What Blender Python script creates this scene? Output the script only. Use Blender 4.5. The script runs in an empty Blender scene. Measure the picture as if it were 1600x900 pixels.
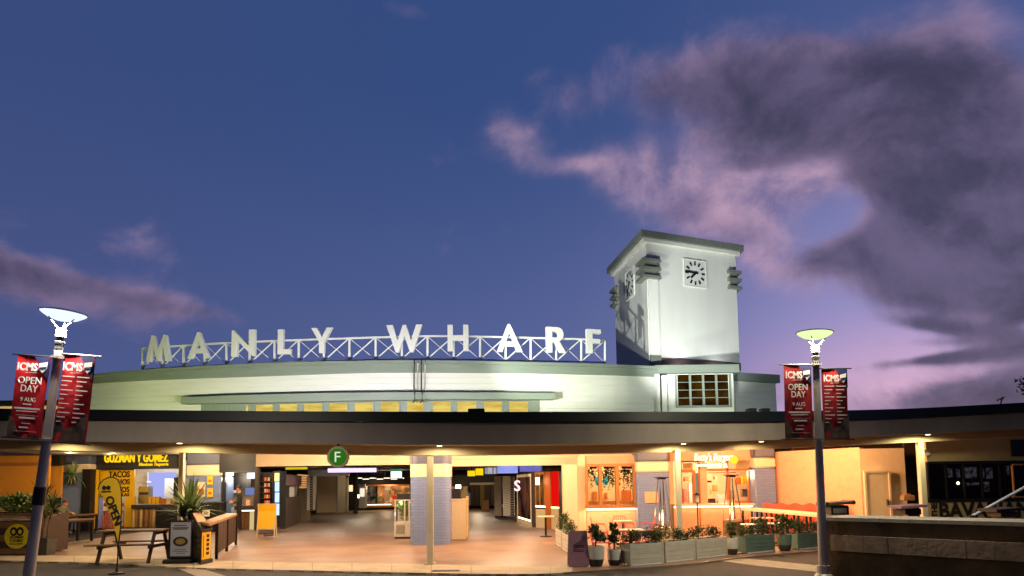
import bpy, bmesh, math, random
from mathutils import Vector, Matrix
R = math.radians
rnd = random.Random(11)
S = bpy.context.scene
COL = S.collection

# ------------------------------------------------------------------ camera
F, CX, CY, HOR = 1155.0, 800.0, 450.0, 755.0
PITCH, ROLL = R(5.3), R(-0.7)
PPY = HOR - F * math.tan(PITCH)
EYE = Vector((0, 0, 1.75))
CR = Matrix.Rotation(math.pi / 2 + PITCH, 3, 'X') @ Matrix.Rotation(ROLL, 3, 'Z')
cd = bpy.data.cameras.new('camera')
cam = bpy.data.objects.new('camera', cd)
COL.objects.link(cam)
cam.location = EYE
cam.rotation_euler = CR.to_euler()
cd.sensor_width = 36
cd.lens = 36 * F / 1600
cd.shift_y = (PPY - CY) / 1600
cd.clip_end = 3000
S.camera = cam
S.view_settings.view_transform = 'Standard'
S.view_settings.look = 'None'
S.view_settings.gamma = 1
S.view_settings.use_curve_mapping = False
S.view_settings.exposure = 0.0
S.cycles.use_denoising = True
S.cycles.max_bounces = 6
S.cycles.diffuse_bounces = 3
S.cycles.glossy_bounces = 3
S.cycles.transparent_max_bounces = 12
S.cycles.sample_clamp_indirect = 4
S.cycles.caustics_reflective = False
S.cycles.caustics_refractive = False


def ray(px, py):
    return CR @ Vector(((px - CX) / F, -(py - PPY) / F, -1))


def at(px, py, Y):                       # the point of the place seen at a pixel of the photograph, Y metres away
    d = ray(px, py)
    return EYE + d * (Y / d.y)


def gr(px, py, z=0.0):                   # the same, on the level z
    d = ray(px, py)
    return EYE + d * ((z - EYE.z) / d.z)


def lin(c):
    return tuple(((v / 255 + .055) / 1.055) ** 2.4 if v > 10 else v / 255 / 12.92 for v in c)


# ------------------------------------------------------------------ sky
W = bpy.data.worlds.new('World')
S.world = W
W.use_nodes = True
nt = W.node_tree
nt.nodes.clear()


class X:                                 # a tiny expression builder over Math nodes
    def __init__(s, sock): s.s = sock
    def __add__(a, b): return op('ADD', a, b)
    def __radd__(a, b): return op('ADD', a, b)
    def __sub__(a, b): return op('SUBTRACT', a, b)
    def __rsub__(a, b): return op('SUBTRACT', b, a)
    def __mul__(a, b): return op('MULTIPLY', a, b)
    def __rmul__(a, b): return op('MULTIPLY', a, b)


def op(o, a, b=None, clamp=False):
    n = nt.nodes.new('ShaderNodeMath')
    n.operation = o
    n.use_clamp = clamp
    for i, v in enumerate((a, b)):
        if v is None: continue
        if isinstance(v, X): nt.links.new(v.s, n.inputs[i])
        else: n.inputs[i].default_value = v
    return X(n.outputs[0])


def smooth(x, lo, hi, a=0.0, b=1.0):
    n = nt.nodes.new('ShaderNodeMapRange')
    n.interpolation_type = 'SMOOTHSTEP'
    nt.links.new(x.s, n.inputs[0])
    for i, v in enumerate((lo, hi, a, b)): n.inputs[i + 1].default_value = v
    return X(n.outputs[0])


def mixc(f, a, b):
    n = nt.nodes.new('ShaderNodeMix')
    n.data_type = 'RGBA'
    if isinstance(f, X): nt.links.new(f.s, n.inputs[0])
    else: n.inputs[0].default_value = f
    for i, c in ((6, a), (7, b)):
        if isinstance(c, tuple): n.inputs[i].default_value = c + (1,)
        else: nt.links.new(c, n.inputs[i])
    return n.outputs[2]


tc = nt.nodes.new('ShaderNodeTexCoord')
DIR = tc.outputs['Generated']
sx = nt.nodes.new('ShaderNodeSeparateXYZ')
nt.links.new(DIR, sx.inputs[0])
dx, dy, dz = (X(sx.outputs[i]) for i in range(3))
AZ = op('ARCTAN2', dx, dy) * (180 / math.pi)
EL = op('ARCSINE', dz) * (180 / math.pi)


def azel(px, py):
    d = ray(px, py).normalized()
    return math.degrees(math.atan2(d.x, d.y)), math.degrees(math.asin(d.z))


def blob(px, py, rx, ry, rot, amp):      # a soft bank of cloud, placed by bearing and elevation
    a, e = azel(px, py)
    k = 44 / 1155 * 1.5
    rx, ry = rx * k, ry * k
    c, s = math.cos(R(rot)), math.sin(R(rot))
    u = (AZ - a) * (c / rx) + (EL - e) * (s / rx)
    v = (EL - e) * (c / ry) - (AZ - a) * (s / ry)
    return op('EXPONENT', (u * u + v * v) * -1.0) * amp


def vec(kind, a, b):
    n = nt.nodes.new('ShaderNodeVectorMath')
    n.operation = kind
    for i, v in enumerate((a, b)):
        if isinstance(v, (tuple, float)):
            if kind == 'SCALE' and i == 1: n.inputs['Scale'].default_value = v
            else: n.inputs[i].default_value = v
        else: nt.links.new(v, n.inputs[i])
    return n.outputs[0]


def tex(v, scale, detail, rough, loc=(0, 0, 0), stretch=(1, 1, 1), colour=False, dist=0.0):
    m = nt.nodes.new('ShaderNodeMapping')
    m.inputs['Location'].default_value = loc
    m.inputs['Scale'].default_value = stretch
    nt.links.new(v, m.inputs[0])
    n = nt.nodes.new('ShaderNodeTexNoise')
    n.inputs['Scale'].default_value = scale
    n.inputs['Detail'].default_value = detail
    n.inputs['Roughness'].default_value = rough
    n.inputs['Distortion'].default_value = dist
    nt.links.new(m.outputs[0], n.inputs['Vector'])
    return n.outputs[1] if colour else X(n.outputs[0])


def total(lst):
    t = blob(*lst[0])
    for b in lst[1:]: t = t + blob(*b)
    return t


# clear air: deep blue overhead, paler and violet towards the afterglow on the right
LOW, TOP = lin((90, 102, 156)), lin((51, 76, 130))
base = mixc(smooth(EL, 1, 31), LOW, TOP)
base = mixc(smooth(AZ, -36, 4, .5, 0.0), base, lin((60, 74, 122)))
a0, e0 = azel(1430, 600)
glow = op('EXPONENT', ((AZ - a0) * (AZ - a0) * (1 / 15.0 ** 2) + (EL - e0) * (EL - e0) * (1 / 17.0 ** 2)) * -1.0)
base = mixc(glow * .78, base, lin((164, 156, 214)))
glow2 = op('EXPONENT', ((AZ - a0) * (AZ - a0) * (1 / 10.0 ** 2) + (EL - e0 + 1.0) * (EL - e0 + 1.0) * (1 / 4.6 ** 2)) * -1.0)
base = mixc(glow2 * .85, base, lin((228, 180, 208)))

# dusk: the sky grows darker and greyer away from the afterglow, down to the night side behind
ga, ge = R(a0), R(6)
toward = dx * (math.sin(ga) * math.cos(ge)) + dy * (math.cos(ga) * math.cos(ge)) + dz * math.sin(ge)
base = mixc(smooth(toward, .45, -.75), base, lin((34, 36, 52)))

# cloud: billows of warped noise, gathered into the banks that stand in this sky
warp = vec('SCALE', vec('SUBTRACT', tex(DIR, 3.0, 3, .5, (4, 1, 2), colour=True), (.5, .5, .5)), .16)
PW = vec('ADD', DIR, warp)
LIT = Vector(ray(1300, 760)).normalized() - Vector(ray(1300, 500)).normalized() + (Vector(ray(1200, 600)).normalized() - Vector(ray(1300, 600)).normalized())
LIT = tuple(LIT.normalized() * .035)


def field(v):
    big = tex(v, 4.2, 10, .57, (3.1, .4, 1.7), (1, 1, 1.25))
    small = tex(v, 15, 8, .6, (.2, 6.2, .7), (1, 1, 1.35))
    return big * .72 + small * .28


f0 = field(PW)
f1 = field(vec('ADD', PW, LIT))
relief = (f0 - f1) * 5.0
PINK = [(1235, 280, 125, 34, 12, .75), (1060, 265, 110, 44, -12, .56), (800, 222, 60, 34, -35, .36), (1205, 400, 70, 34, -35, .46),
        (1090, 345, 100, 36, -20, .38), (915, 255, 55, 12, 3, .4), (965, 290, 50, 22, 0, .3), (1480, 68, 60, 24, 0, .5), (1120, 200, 110, 50, 0, .3),
        (10, 372, 120, 40, -28, .2), (640, 18, 48, 14, -10, .3), (1340, 240, 80, 44, 10, .4), (1400, 400, 130, 60, 0, .2),
        (1450, 560, 120, 40, 5, .3), (1130, 330, 180, 80, 0, .12)]
DARK = [(1070, 130, 130, 48, 0, .56), (1230, 130, 120, 60, 0, .46), (1340, 165, 120, 70, -10, .52), (1470, 180, 105, 100, 0, .56), (1450, 320, 76, 80, -60, .58),
        (1530, 310, 80, 120, 0, .64), (1330, 395, 72, 24, 10, .62), (1450, 420, 80, 46, 0, .8), (1575, 415, 76, 52, 15, .8), (1190, 215, 100, 30, 0, .42),
        (1080, 318, 60, 22, 0, .32), (1140, 362, 70, 18, -20, .32), (1185, 255, 50, 13, 0, .28), (1400, 250, 60, 60, 0, .3),
        (20, 440, 170, 36, -10, .46), (220, 466, 140, 15, -8, .36), (0, 405, 70, 24, -25, .3),
        (1580, 615, 130, 30, 4, .7), (1485, 512, 60, 9, -14, .50), (1555, 553, 80, 9, 2, .55), (1600, 487, 34, 8, 20, .5), (1440, 562, 60, 7, 3, .34), (1500, 535, 80, 8, -4, .3),
        (1335, 322, 62, 30, 0, -.4), (1240, 278, 90, 16, 12, -.22)]
pk = smooth(total(PINK) + (f0 - .5) * 1.4, .10, .85)
dsum = total(DARK) + (f0 - .5) * 1.55
dk = smooth(dsum, .08, .5)
core = smooth(dsum, .16, .8)
puff = tex(PW, 9, 8, .62, (5.2, 1.4, .3), (1, 1, 1.3))
lit = smooth(relief * .45 + (puff - .5) * 1.5, -.42, .5)
sky = mixc(pk * .8, base, mixc(lit, lin((110, 102, 146)), lin((216, 174, 194))))
edgec = mixc(lit, lin((88, 84, 122)), lin((158, 134, 170)))
corec = mixc(lit, lin((60, 57, 82)), lin((104, 93, 126)))
sky = mixc(dk * .95, sky, mixc(core, edgec, corec))
sky = mixc(smooth(EL, -1.5, -6), sky, lin((36, 40, 60)))
sn = nt.nodes.new('ShaderNodeTexSky')
sn.sky_type = 'NISHITA'
sn.sun_disc = False
sn.sun_elevation = R(-3)
sn.sun_rotation = R(35)
bg1 = nt.nodes.new('ShaderNodeBackground')
nt.links.new(sn.outputs[0], bg1.inputs[0])
bg1.inputs[1].default_value = .05
bg2 = nt.nodes.new('ShaderNodeBackground')
nt.links.new(sky, bg2.inputs[0])
bg2.inputs[1].default_value = .95
ad = nt.nodes.new('ShaderNodeAddShader')
nt.links.new(bg1.outputs[0], ad.inputs[0])
nt.links.new(bg2.outputs[0], ad.inputs[1])
wo = nt.nodes.new('ShaderNodeOutputWorld')
nt.links.new(ad.outputs[0], wo.inputs[0])

# the sun has set: only a breath of afterglow is left of it
sl = bpy.data.lights.new('sun', 'SUN')
sl.energy = .03
sl.angle = R(12)
sl.color = (1, .75, .7)
so = bpy.data.objects.new('sun', sl)
COL.objects.link(so)
so.rotation_euler = (R(86), 0, R(180 - 35))


def lamp(kind, loc, power, color, parent=None, target=None, size=.1, spot=70, blend=.6, sy=None):
    l = bpy.data.lights.new(kind.lower() + '_light', kind)
    l.energy = power
    l.color = color
    o = bpy.data.objects.new(l.name, l)
    COL.objects.link(o)
    o.location = loc
    if kind == 'SPOT':
        l.spot_size = R(spot)
        l.spot_blend = blend
    if kind == 'AREA':
        l.size = size
        if sy:
            l.shape = 'RECTANGLE'
            l.size_y = sy
    else:
        l.shadow_soft_size = size
    if target is not None:
        o.rotation_euler = (Vector(target) - Vector(loc)).to_track_quat('-Z', 'Y').to_euler()
    return o


WARM, PEACH, ORANGE, COOL, LIME = (1, .72, .36), (1, .66, .38), (1, .46, .2), (.8, .88, 1), (.8, 1, .42)

# ------------------------------------------------------------------ materials
def mat(name, rgb, rough=.6, metal=0.0, var=.12, scale=6.0, bump=0.0, stretch=(1, 1, 1), spec=.4, rgb2=None, srgb=True, bscale=None):
    m = bpy.data.materials.new(name)
    m.use_nodes = True
    t = m.node_tree
    p = t.nodes['Principled BSDF']
    c = lin(rgb) if srgb else rgb
    c2 = (lin(rgb2) if srgb else rgb2) if rgb2 else tuple(v * (1 - var * 2.2) for v in c)
    co = t.nodes.new('ShaderNodeTexCoord')
    mp = t.nodes.new('ShaderNodeMapping')
    mp.inputs['Scale'].default_value = stretch
    t.links.new(co.outputs['Object'], mp.inputs[0])
    n = t.nodes.new('ShaderNodeTexNoise')
    n.inputs['Scale'].default_value = scale
    n.inputs['Detail'].default_value = 6
    n.inputs['Roughness'].default_value = .62
    t.links.new(mp.outputs[0], n.inputs['Vector'])
    r = t.nodes.new('ShaderNodeMapRange')
    r.inputs[1].default_value, r.inputs[2].default_value = .3, .72
    t.links.new(n.outputs[0], r.inputs[0])
    x = t.nodes.new('ShaderNodeMix')
    x.data_type = 'RGBA'
    x.inputs[6].default_value = c + (1,)
    x.inputs[7].default_value = c2 + (1,)
    t.links.new(r.outputs[0], x.inputs[0])
    t.links.new(x.outputs[2], p.inputs['Base Color'])
    p.inputs['Roughness'].default_value = rough
    p.inputs['Metallic'].default_value = metal
    p.inputs['Specular IOR Level'].default_value = spec
    if bump:
        b = t.nodes.new('ShaderNodeBump')
        b.inputs['Strength'].default_value = bump
        b.inputs['Distance'].default_value = .02
        n2 = t.nodes.new('ShaderNodeTexNoise')
        n2.inputs['Scale'].default_value = bscale or scale * 6
        n2.inputs['Detail'].default_value = 4
        t.links.new(mp.outputs[0], n2.inputs['Vector'])
        t.links.new(n2.outputs[0], b.inputs['Height'])
        t.links.new(b.outputs[0], p.inputs['Normal'])
    return m


def tiled(name, rgb, rgb2, bw, bh, mortar, mrgb, rough=.3, off=.5, m_size=.012):
    m = mat(name, rgb, rough)
    t = m.node_tree
    p = t.nodes['Principled BSDF']
    g = t.nodes.new('ShaderNodeTexCoord')
    s = t.nodes.new('ShaderNodeSeparateXYZ')
    t.links.new(g.outputs['Object'], s.inputs[0])
    a = t.nodes.new('ShaderNodeMath')
    t.links.new(s.outputs[0], a.inputs[0])
    t.links.new(s.outputs[1], a.inputs[1])
    cmb = t.nodes.new('ShaderNodeCombineXYZ')
    t.links.new(a.outputs[0], cmb.inputs[0])
    t.links.new(s.outputs[2], cmb.inputs[1])
    b = t.nodes.new('ShaderNodeTexBrick')
    b.offset = off
    for k, v in (('Color1', lin(rgb) + (1,)), ('Color2', lin(rgb2) + (1,)), ('Mortar', lin(mrgb) + (1,)), ('Scale', 1.0),
                 ('Mortar Size', m_size), ('Brick Width', bw), ('Row Height', bh), ('Bias', 0.0)):
        b.inputs[k].default_value = v
    t.links.new(cmb.outputs[0], b.inputs[0])
    t.links.new(b.outputs[0], p.inputs['Base Color'])
    bu = t.nodes.new('ShaderNodeBump')
    bu.invert = True
    bu.inputs['Strength'].default_value = .25
    bu.inputs['Distance'].default_value = .01
    t.links.new(b.outputs[1], bu.inputs['Height'])
    t.links.new(bu.outputs[0], p.inputs['Normal'])
    return m


def glow_mat(name, rgb, strength, rgb2=None, scale=3.0, stretch=(1, 1, 1)):
    m = bpy.data.materials.new(name)
    m.use_nodes = True
    t = m.node_tree
    t.nodes.clear()
    e = t.nodes.new('ShaderNodeEmission')
    e.inputs[1].default_value = strength
    e.inputs[0].default_value = lin(rgb) + (1,)
    if rgb2:
        co = t.nodes.new('ShaderNodeTexCoord')
        mp = t.nodes.new('ShaderNodeMapping')
        mp.inputs['Scale'].default_value = stretch
        t.links.new(co.outputs['Object'], mp.inputs[0])
        n = t.nodes.new('ShaderNodeTexNoise')
        n.inputs['Scale'].default_value = scale
        n.inputs['Detail'].default_value = 3
        t.links.new(mp.outputs[0], n.inputs['Vector'])
        r = t.nodes.new('ShaderNodeMapRange')
        r.inputs[1].default_value, r.inputs[2].default_value = .38, .62
        t.links.new(n.outputs[0], r.inputs[0])
        x = t.nodes.new('ShaderNodeMix')
        x.data_type = 'RGBA'
        x.inputs[6].default_value = lin(rgb) + (1,)
        x.inputs[7].default_value = lin(rgb2) + (1,)
        t.links.new(r.outputs[0], x.inputs[0])
        t.links.new(x.outputs[2], e.inputs[0])
    o = t.nodes.new('ShaderNodeOutputMaterial')
    t.links.new(e.outputs[0], o.inputs[0])
    return m


def glass_mat(name, tint=(1, 1, 1), refl=1.0):
    m = bpy.data.materials.new(name)
    m.use_nodes = True
    t = m.node_tree
    t.nodes.clear()
    tr = t.nodes.new('ShaderNodeBsdfTransparent')
    tr.inputs[0].default_value = tint + (1,)
    gl = t.nodes.new('ShaderNodeBsdfGlossy')
    gl.inputs['Roughness'].default_value = .03
    fr = t.nodes.new('ShaderNodeFresnel')
    fr.inputs[0].default_value = 1.5
    mu = t.nodes.new('ShaderNodeMath')
    mu.operation = 'MULTIPLY'
    mu.inputs[1].default_value = refl
    t.links.new(fr.outputs[0], mu.inputs[0])
    mx = t.nodes.new('ShaderNodeMixShader')
    t.links.new(mu.outputs[0], mx.inputs[0])
    t.links.new(tr.outputs[0], mx.inputs[1])
    t.links.new(gl.outputs[0], mx.inputs[2])
    o = t.nodes.new('ShaderNodeOutputMaterial')
    t.links.new(mx.outputs[0], o.inputs[0])
    return m


M = {}
M['asphalt'] = mat('asphalt', (66, 58, 54), .85, var=.2, scale=1.6, bump=.5, bscale=160)
M['paving'] = mat('paving', (154, 124, 102), .44, var=.16, scale=.8, bump=.2, bscale=40, rgb2=(112, 86, 70))
M['kerb'] = mat('kerb_concrete', (204, 184, 152), .75, var=.16, scale=2.5, bump=.3)
M['line'] = mat('worn_paint', (160, 146, 124), .8, var=.2, scale=5)
M['inner_floor'] = mat('inner_floor', (116, 98, 84), .42, var=.12, scale=1.2, bump=.1)
M['white'] = mat('white_weatherboard', (226, 228, 222), .6, var=.05, scale=1.5, stretch=(.4, .4, 4))
M['white_clean'] = mat('white_paint', (232, 234, 232), .5, var=.03)
M['tower'] = mat('tower_render', (228, 230, 226), .75, var=.05, scale=1.1, bump=.15, stretch=(1.6, 1.6, .22), bscale=14)
M['sage'] = mat('sage_paint', (132, 144, 134), .55, var=.08, scale=2, stretch=(.5, .5, 3))
M['louvre'] = mat('louvre_grey', (128, 134, 126), .6, var=.1)
M['brown_band'] = mat('brown_band', (84, 66, 66), .6)
M['fascia'] = mat('fascia_paint', (146, 134, 122), .6, var=.13, scale=1.6, stretch=(1, 1, .35))
M['roof_edge'] = mat('dark_roof_metal', (18, 24, 21), .5, var=.15)
M['cream'] = mat('cream_paint', (214, 196, 160), .6, var=.06, scale=1.2)
M['post'] = mat('post_cream', (212, 200, 172), .5, var=.06, stretch=(1, 1, .4))
M['soffit'] = mat('soffit', (196, 184, 160), .7, var=.05)
M['tile'] = tiled('blue_tile', (112, 128, 166), (118, 134, 172), .26, .085, .01, (102, 117, 152), .22, m_size=.006)
M['tile_dark'] = tiled('blue_tile_dark', (92, 98, 118), (98, 104, 122), .03, .4, .01, (70, 74, 92), .35, off=0, m_size=.004)
M['cream_tile'] = mat('cream_band', (226, 204, 170), .35, var=.04)
M['dark'] = mat('dark_joinery', (30, 24, 22), .5, var=.15)
M['black'] = mat('black_metal', (18, 18, 19), .45, var=.1)
M['charcoal'] = mat('charcoal', (44, 42, 42), .55, var=.12)
M['dark_ceiling'] = mat('dark_ceiling', (34, 31, 28), .8)
M['yellow'] = mat('yellow_panel', (240, 186, 20), .45, var=.05)
M['flag'] = mat('flag_yellow', (228, 178, 24), .75, var=.10, scale=2.5)
M['emblem'] = mat('emblem_yellow', (206, 186, 30), .6, var=.08)
M['ink'] = mat('ink', (20, 17, 16), .7)
M['white_ink'] = mat('white_ink', (228, 224, 222), .6, var=.03)
M['red'] = mat('banner_red', (204, 24, 38), .75, var=.12, scale=1.6)
M['red_dim'] = mat('banner_red_dull', (166, 20, 32), .8, var=.12, scale=1.6)  # darker red for the second lamp's banners
M['navy'] = mat('banner_navy', (34, 38, 92), .75)
M['banner_dark'] = mat('banner_photo', (40, 28, 30), .8, var=.4, scale=5, rgb2=(110, 84, 72))
M['wood'] = mat('weathered_wood', (128, 94, 64), .65, var=.22, scale=3, stretch=(1, 6, 6), bump=.25)
M['wood_dark'] = mat('dark_wood', (70, 48, 34), .6, var=.25, scale=3, stretch=(1, 6, 6), bump=.25)
M['wood_honey'] = mat('honey_wood', (190, 122, 56), .45, var=.18, scale=4, stretch=(2, 2, .5))
M['wood_orange'] = mat('orange_wood', (196, 106, 40), .4, var=.15, scale=4, stretch=(2, 2, .5))
M['slat1'] = mat('slat_pale', (206, 176, 122), .5, var=.15, scale=5)
M['slat2'] = mat('slat_brown', (120, 80, 46), .5, var=.2, scale=5)
M['slat3'] = mat('slat_tan', (168, 124, 76), .5, var=.2, scale=5)
M['steel'] = mat('brushed_steel', (172, 168, 164), .35, 1.0, var=.1, scale=8, stretch=(1, 1, .1))
M['pole'] = mat('pole_grey', (200, 188, 176), .45, .1, var=.12, scale=4, stretch=(3, 3, .3))
M['collar'] = mat('collar_grey', (104, 104, 106), .5, .2)
M['white_metal'] = mat('white_metal', (214, 220, 224), .4, var=.05)
M['orange_wall'] = mat('orange_blind', (222, 150, 50), .7, var=.05, scale=1.0)
M['shutter'] = mat('shutter_white', (196, 192, 180), .45, var=.06)
M['grey_wall'] = mat('grey_wall', (150, 142, 130), .6)
M['beige'] = mat('beige_laminate', (204, 184, 150), .5, var=.05)
M['olive'] = mat('olive_panel', (132, 108, 44), .6)
M['mauve'] = mat('mauve_board', (140, 102, 116), .65, var=.08, scale=3)
M['mauve_ink'] = mat('mauve_ink', (88, 52, 66), .7)
M['plum_wall'] = mat('plum_wall', (96, 66, 68), .6, var=.15)
M['pot_white'] = mat('pot_white', (206, 204, 196), .6, var=.12, scale=4)
M['pot_dark'] = mat('pot_dark', (70, 66, 58), .7, var=.2)
M['planter_white'] = mat('planter_white', (196, 190, 172), .6, var=.12, scale=3, stretch=(1, 1, 3))
M['planter_green'] = mat('planter_green', (100, 120, 104), .6, var=.12, scale=3)
M['soil'] = mat('soil', (46, 34, 26), .95)
M['leaf'] = mat('leaf_green', (70, 92, 40), .6, var=.3, scale=2, rgb2=(34, 56, 22))
M['leaf_dark'] = mat('leaf_dark', (66, 84, 40), .6, var=.3, scale=2, rgb2=(30, 48, 22))
M['leaf_dry'] = mat('leaf_olive', (108, 104, 52), .65, var=.3, scale=2, rgb2=(64, 68, 30))
M['leaf_pale'] = mat('leaf_pale', (150, 168, 96), .55, var=.3, scale=2, rgb2=(70, 104, 46))
M['bark'] = mat('bark', (92, 70, 48), .85, var=.3)
M['pink'] = mat('pink_metal', (232, 118, 110), .45, var=.06)
M['red_seat'] = mat('red_seat', (226, 96, 68), .6, var=.12, scale=3)
M['table_top'] = mat('cream_top', (238, 214, 176), .4, var=.05)
M['skin'] = mat('skin', (200, 142, 112), .5, var=.06)
M['hair'] = mat('hair_brown', (58, 38, 26), .7)
M['hair_ginger'] = mat('hair_ginger', (112, 58, 34), .7)
M['shirt'] = mat('shirt_dark', (36, 38, 32), .8)
M['hoodie'] = mat('hoodie_grey', (126, 118, 102), .85, var=.1)
M['trouser'] = mat('trouser_dark', (36, 28, 26), .8)
M['shoe'] = mat('shoe', (140, 128, 110), .6)
M['concrete'] = mat('rough_concrete', (98, 80, 58), .85, var=.25, scale=2.2, bump=.5, rgb2=(58, 50, 32))
M['block'] = mat('stone_block', (156, 134, 114), .85, var=.16, scale=2.2, bump=.4, rgb2=(112, 98, 82))
M['cap_stone'] = mat('cap_stone', (168, 160, 146), .7, var=.12, scale=3, bump=.2)
M['pub_wall'] = mat('pub_wall', (170, 158, 122), .65, var=.08)
M['beige_wall'] = mat('beige_wall', (206, 192, 158), .65, var=.05)
M['peach_wall'] = mat('peach_wall', (228, 166, 128), .65, var=.07)
M['brown_dark'] = mat('brown_recess', (58, 40, 28), .7)
M['green_sign'] = mat('green_enamel', (60, 140, 40), .35, var=.06)
M['red_panel'] = glow_mat('red_lit_panel', (220, 16, 10), 1.1)
M['glass'] = glass_mat('clear_glass', (.96, .97, .96))
M['glass_dark'] = mat('dark_glass', (10, 10, 11), .08, spec=.18)
M['glow_white'] = glow_mat('lamp_white', (236, 244, 255), 14)
M['glow_bowl'] = glow_mat('bowl_white', (214, 230, 255), 1.35)
M['glow_bowl_lime'] = glow_mat('bowl_lime', (232, 255, 180), 1.1)
M['strip_dim'] = glow_mat('strip_dim', (255, 244, 224), 2.2)
M['glow_warm'] = glow_mat('lamp_warm', (255, 226, 168), 9)
M['led'] = glow_mat('led_strip', (255, 222, 160), 5.5)
M['flame'] = glow_mat('flame', (255, 206, 110), 8, (255, 150, 50), 9)
M['pane_lit'] = glow_mat('pane_lit', (240, 214, 112), .95, (208, 174, 76), 1.4, (1, 1, 5))
M['pane_dim'] = glow_mat('pane_dim', (120, 92, 36), .6, (70, 52, 20), 3)
M['bulb'] = glow_mat('bulb', (255, 210, 110), 6)


# ------------------------------------------------------------------ mesh builder
class MB:
    def __init__(s): s.v, s.f = [], []

    def add(s, vs, fs):
        k = len(s.v)
        s.v += [Vector(p) for p in vs]
        s.f += [tuple(i + k for i in f) for f in fs]
        return s

    def box(s, x0, x1, y0, y1, z0, z1, m=None):
        vs = [Vector((x, y, z)) for z in (z0, z1) for y in (y0, y1) for x in (x0, x1)]
        if m is not None: vs = [m @ p for p in vs]
        return s.add(vs, [(0, 2, 3, 1), (4, 5, 7, 6), (0, 1, 5, 4), (2, 6, 7, 3), (0, 4, 6, 2), (1, 3, 7, 5)])

    def bbox(s, x0, x1, y0, y1, z0, z1, b=.01, m=None):       # box with chamfered edges
        cx, cy, cz = (x0 + x1) / 2, (y0 + y1) / 2, (z0 + z1) / 2
        h = ((x1 - x0) / 2, (y1 - y0) / 2, (z1 - z0) / 2)
        b = min(b, min(h) * .6)
        bm = bmesh.new()
        bmesh.ops.create_cube(bm, size=2)
        for v in bm.verts: v.co = Vector((v.co.x * h[0], v.co.y * h[1], v.co.z * h[2]))
        bmesh.ops.bevel(bm, geom=bm.edges[:], offset=b, segments=1, affect='EDGES')
        bm.verts.index_update()
        vs = [v.co + Vector((cx, cy, cz)) for v in bm.verts]
        if m is not None: vs = [m @ p for p in vs]
        s.add(vs, [tuple(v.index for v in f.verts) for f in bm.faces])
        bm.free()
        return s

    def prism(s, pts, z0, z1, m=None):
        n = len(pts)
        vs = [Vector((p[0], p[1], z)) for z in (z0, z1) for p in pts]
        if m is not None: vs = [m @ p for p in vs]
        return s.add(vs, [tuple(range(n))[::-1], tuple(range(n, 2 * n))] + [(i, (i + 1) % n, n + (i + 1) % n, n + i) for i in range(n)])

    def bar(s, p, q, w, h=None, up=(0, 0, 1)):
        p, q = Vector(p), Vector(q)
        h = h or w
        d = (q - p).normalized()
        u = Vector(up)
        if abs(d.dot(u)) > .97: u = Vector((0, 1, 0))
        a = d.cross(u).normalized() * (w / 2)
        b = a.cross(d).normalized() * (h / 2)
        return s.add([p - a - b, p + a - b, p + a + b, p - a + b, q - a - b, q + a - b, q + a + b, q - a + b],
                     [(0, 1, 2, 3), (7, 6, 5, 4), (0, 4, 5, 1), (1, 5, 6, 2), (2, 6, 7, 3), (3, 7, 4, 0)])

    def tube(s, pts, r, n=8, caps=True):
        pts = [Vector(p) for p in pts]
        k = len(pts)
        rs = r if isinstance(r, (list, tuple)) else [r] * k
        vs = []
        for i, p in enumerate(pts):
            d = (pts[min(i + 1, k - 1)] - pts[max(i - 1, 0)]).normalized()
            u = Vector((0, 0, 1)) if abs(d.z) < .9 else Vector((0, 1, 0))
            a = d.cross(u).normalized()
            b = a.cross(d)
            vs += [p + (a * math.cos(2 * math.pi * j / n) + b * math.sin(2 * math.pi * j / n)) * rs[i] for j in range(n)]
        fs = [(i * n + j, i * n + (j + 1) % n, (i + 1) * n + (j + 1) % n, (i + 1) * n + j) for i in range(k - 1) for j in range(n)]
        if caps: fs += [tuple(range(n))[::-1], tuple(range((k - 1) * n, k * n))]
        return s.add(vs, fs)

    def lathe(s, prof, c=(0, 0, 0), n=20, m=None):
        c = Vector(c)
        vs = [Vector((r * math.cos(2 * math.pi * j / n), r * math.sin(2 * math.pi * j / n), z)) for r, z in prof for j in range(n)]
        vs = [(m @ p if m is not None else p) + c for p in vs]
        k = len(prof)
        fs = [(i * n + j, i * n + (j + 1) % n, (i + 1) * n + (j + 1) % n, (i + 1) * n + j) for i in range(k - 1) for j in range(n)]
        fs += [tuple(range(n))[::-1], tuple(range((k - 1) * n, k * n))]
        return s.add(vs, fs)

    def wall(s, p, q, z0, z1, t=.15):                        # upright slab from p to q, its depth behind
        p, q = Vector(p[:2]), Vector(q[:2])
        d = (q - p).normalized()
        nrm = Vector((-d.y, d.x))
        if nrm.y < 0 and t > 0 and abs(nrm.y) > .05: nrm = -nrm
        a, b = p + nrm * t, q + nrm * t
        z0 = z0 if isinstance(z0, tuple) else (z0, z0)
        z1 = z1 if isinstance(z1, tuple) else (z1, z1)
        return s.add([(p.x, p.y, z0[0]), (q.x, q.y, z0[1]), (b.x, b.y, z0[1]), (a.x, a.y, z0[0]),
                      (p.x, p.y, z1[0]), (q.x, q.y, z1[1]), (b.x, b.y, z1[1]), (a.x, a.y, z1[0])],
                     [(3, 2, 1, 0), (4, 5, 6, 7), (0, 1, 5, 4), (1, 2, 6, 5), (2, 3, 7, 6), (3, 0, 4, 7)])

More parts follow.
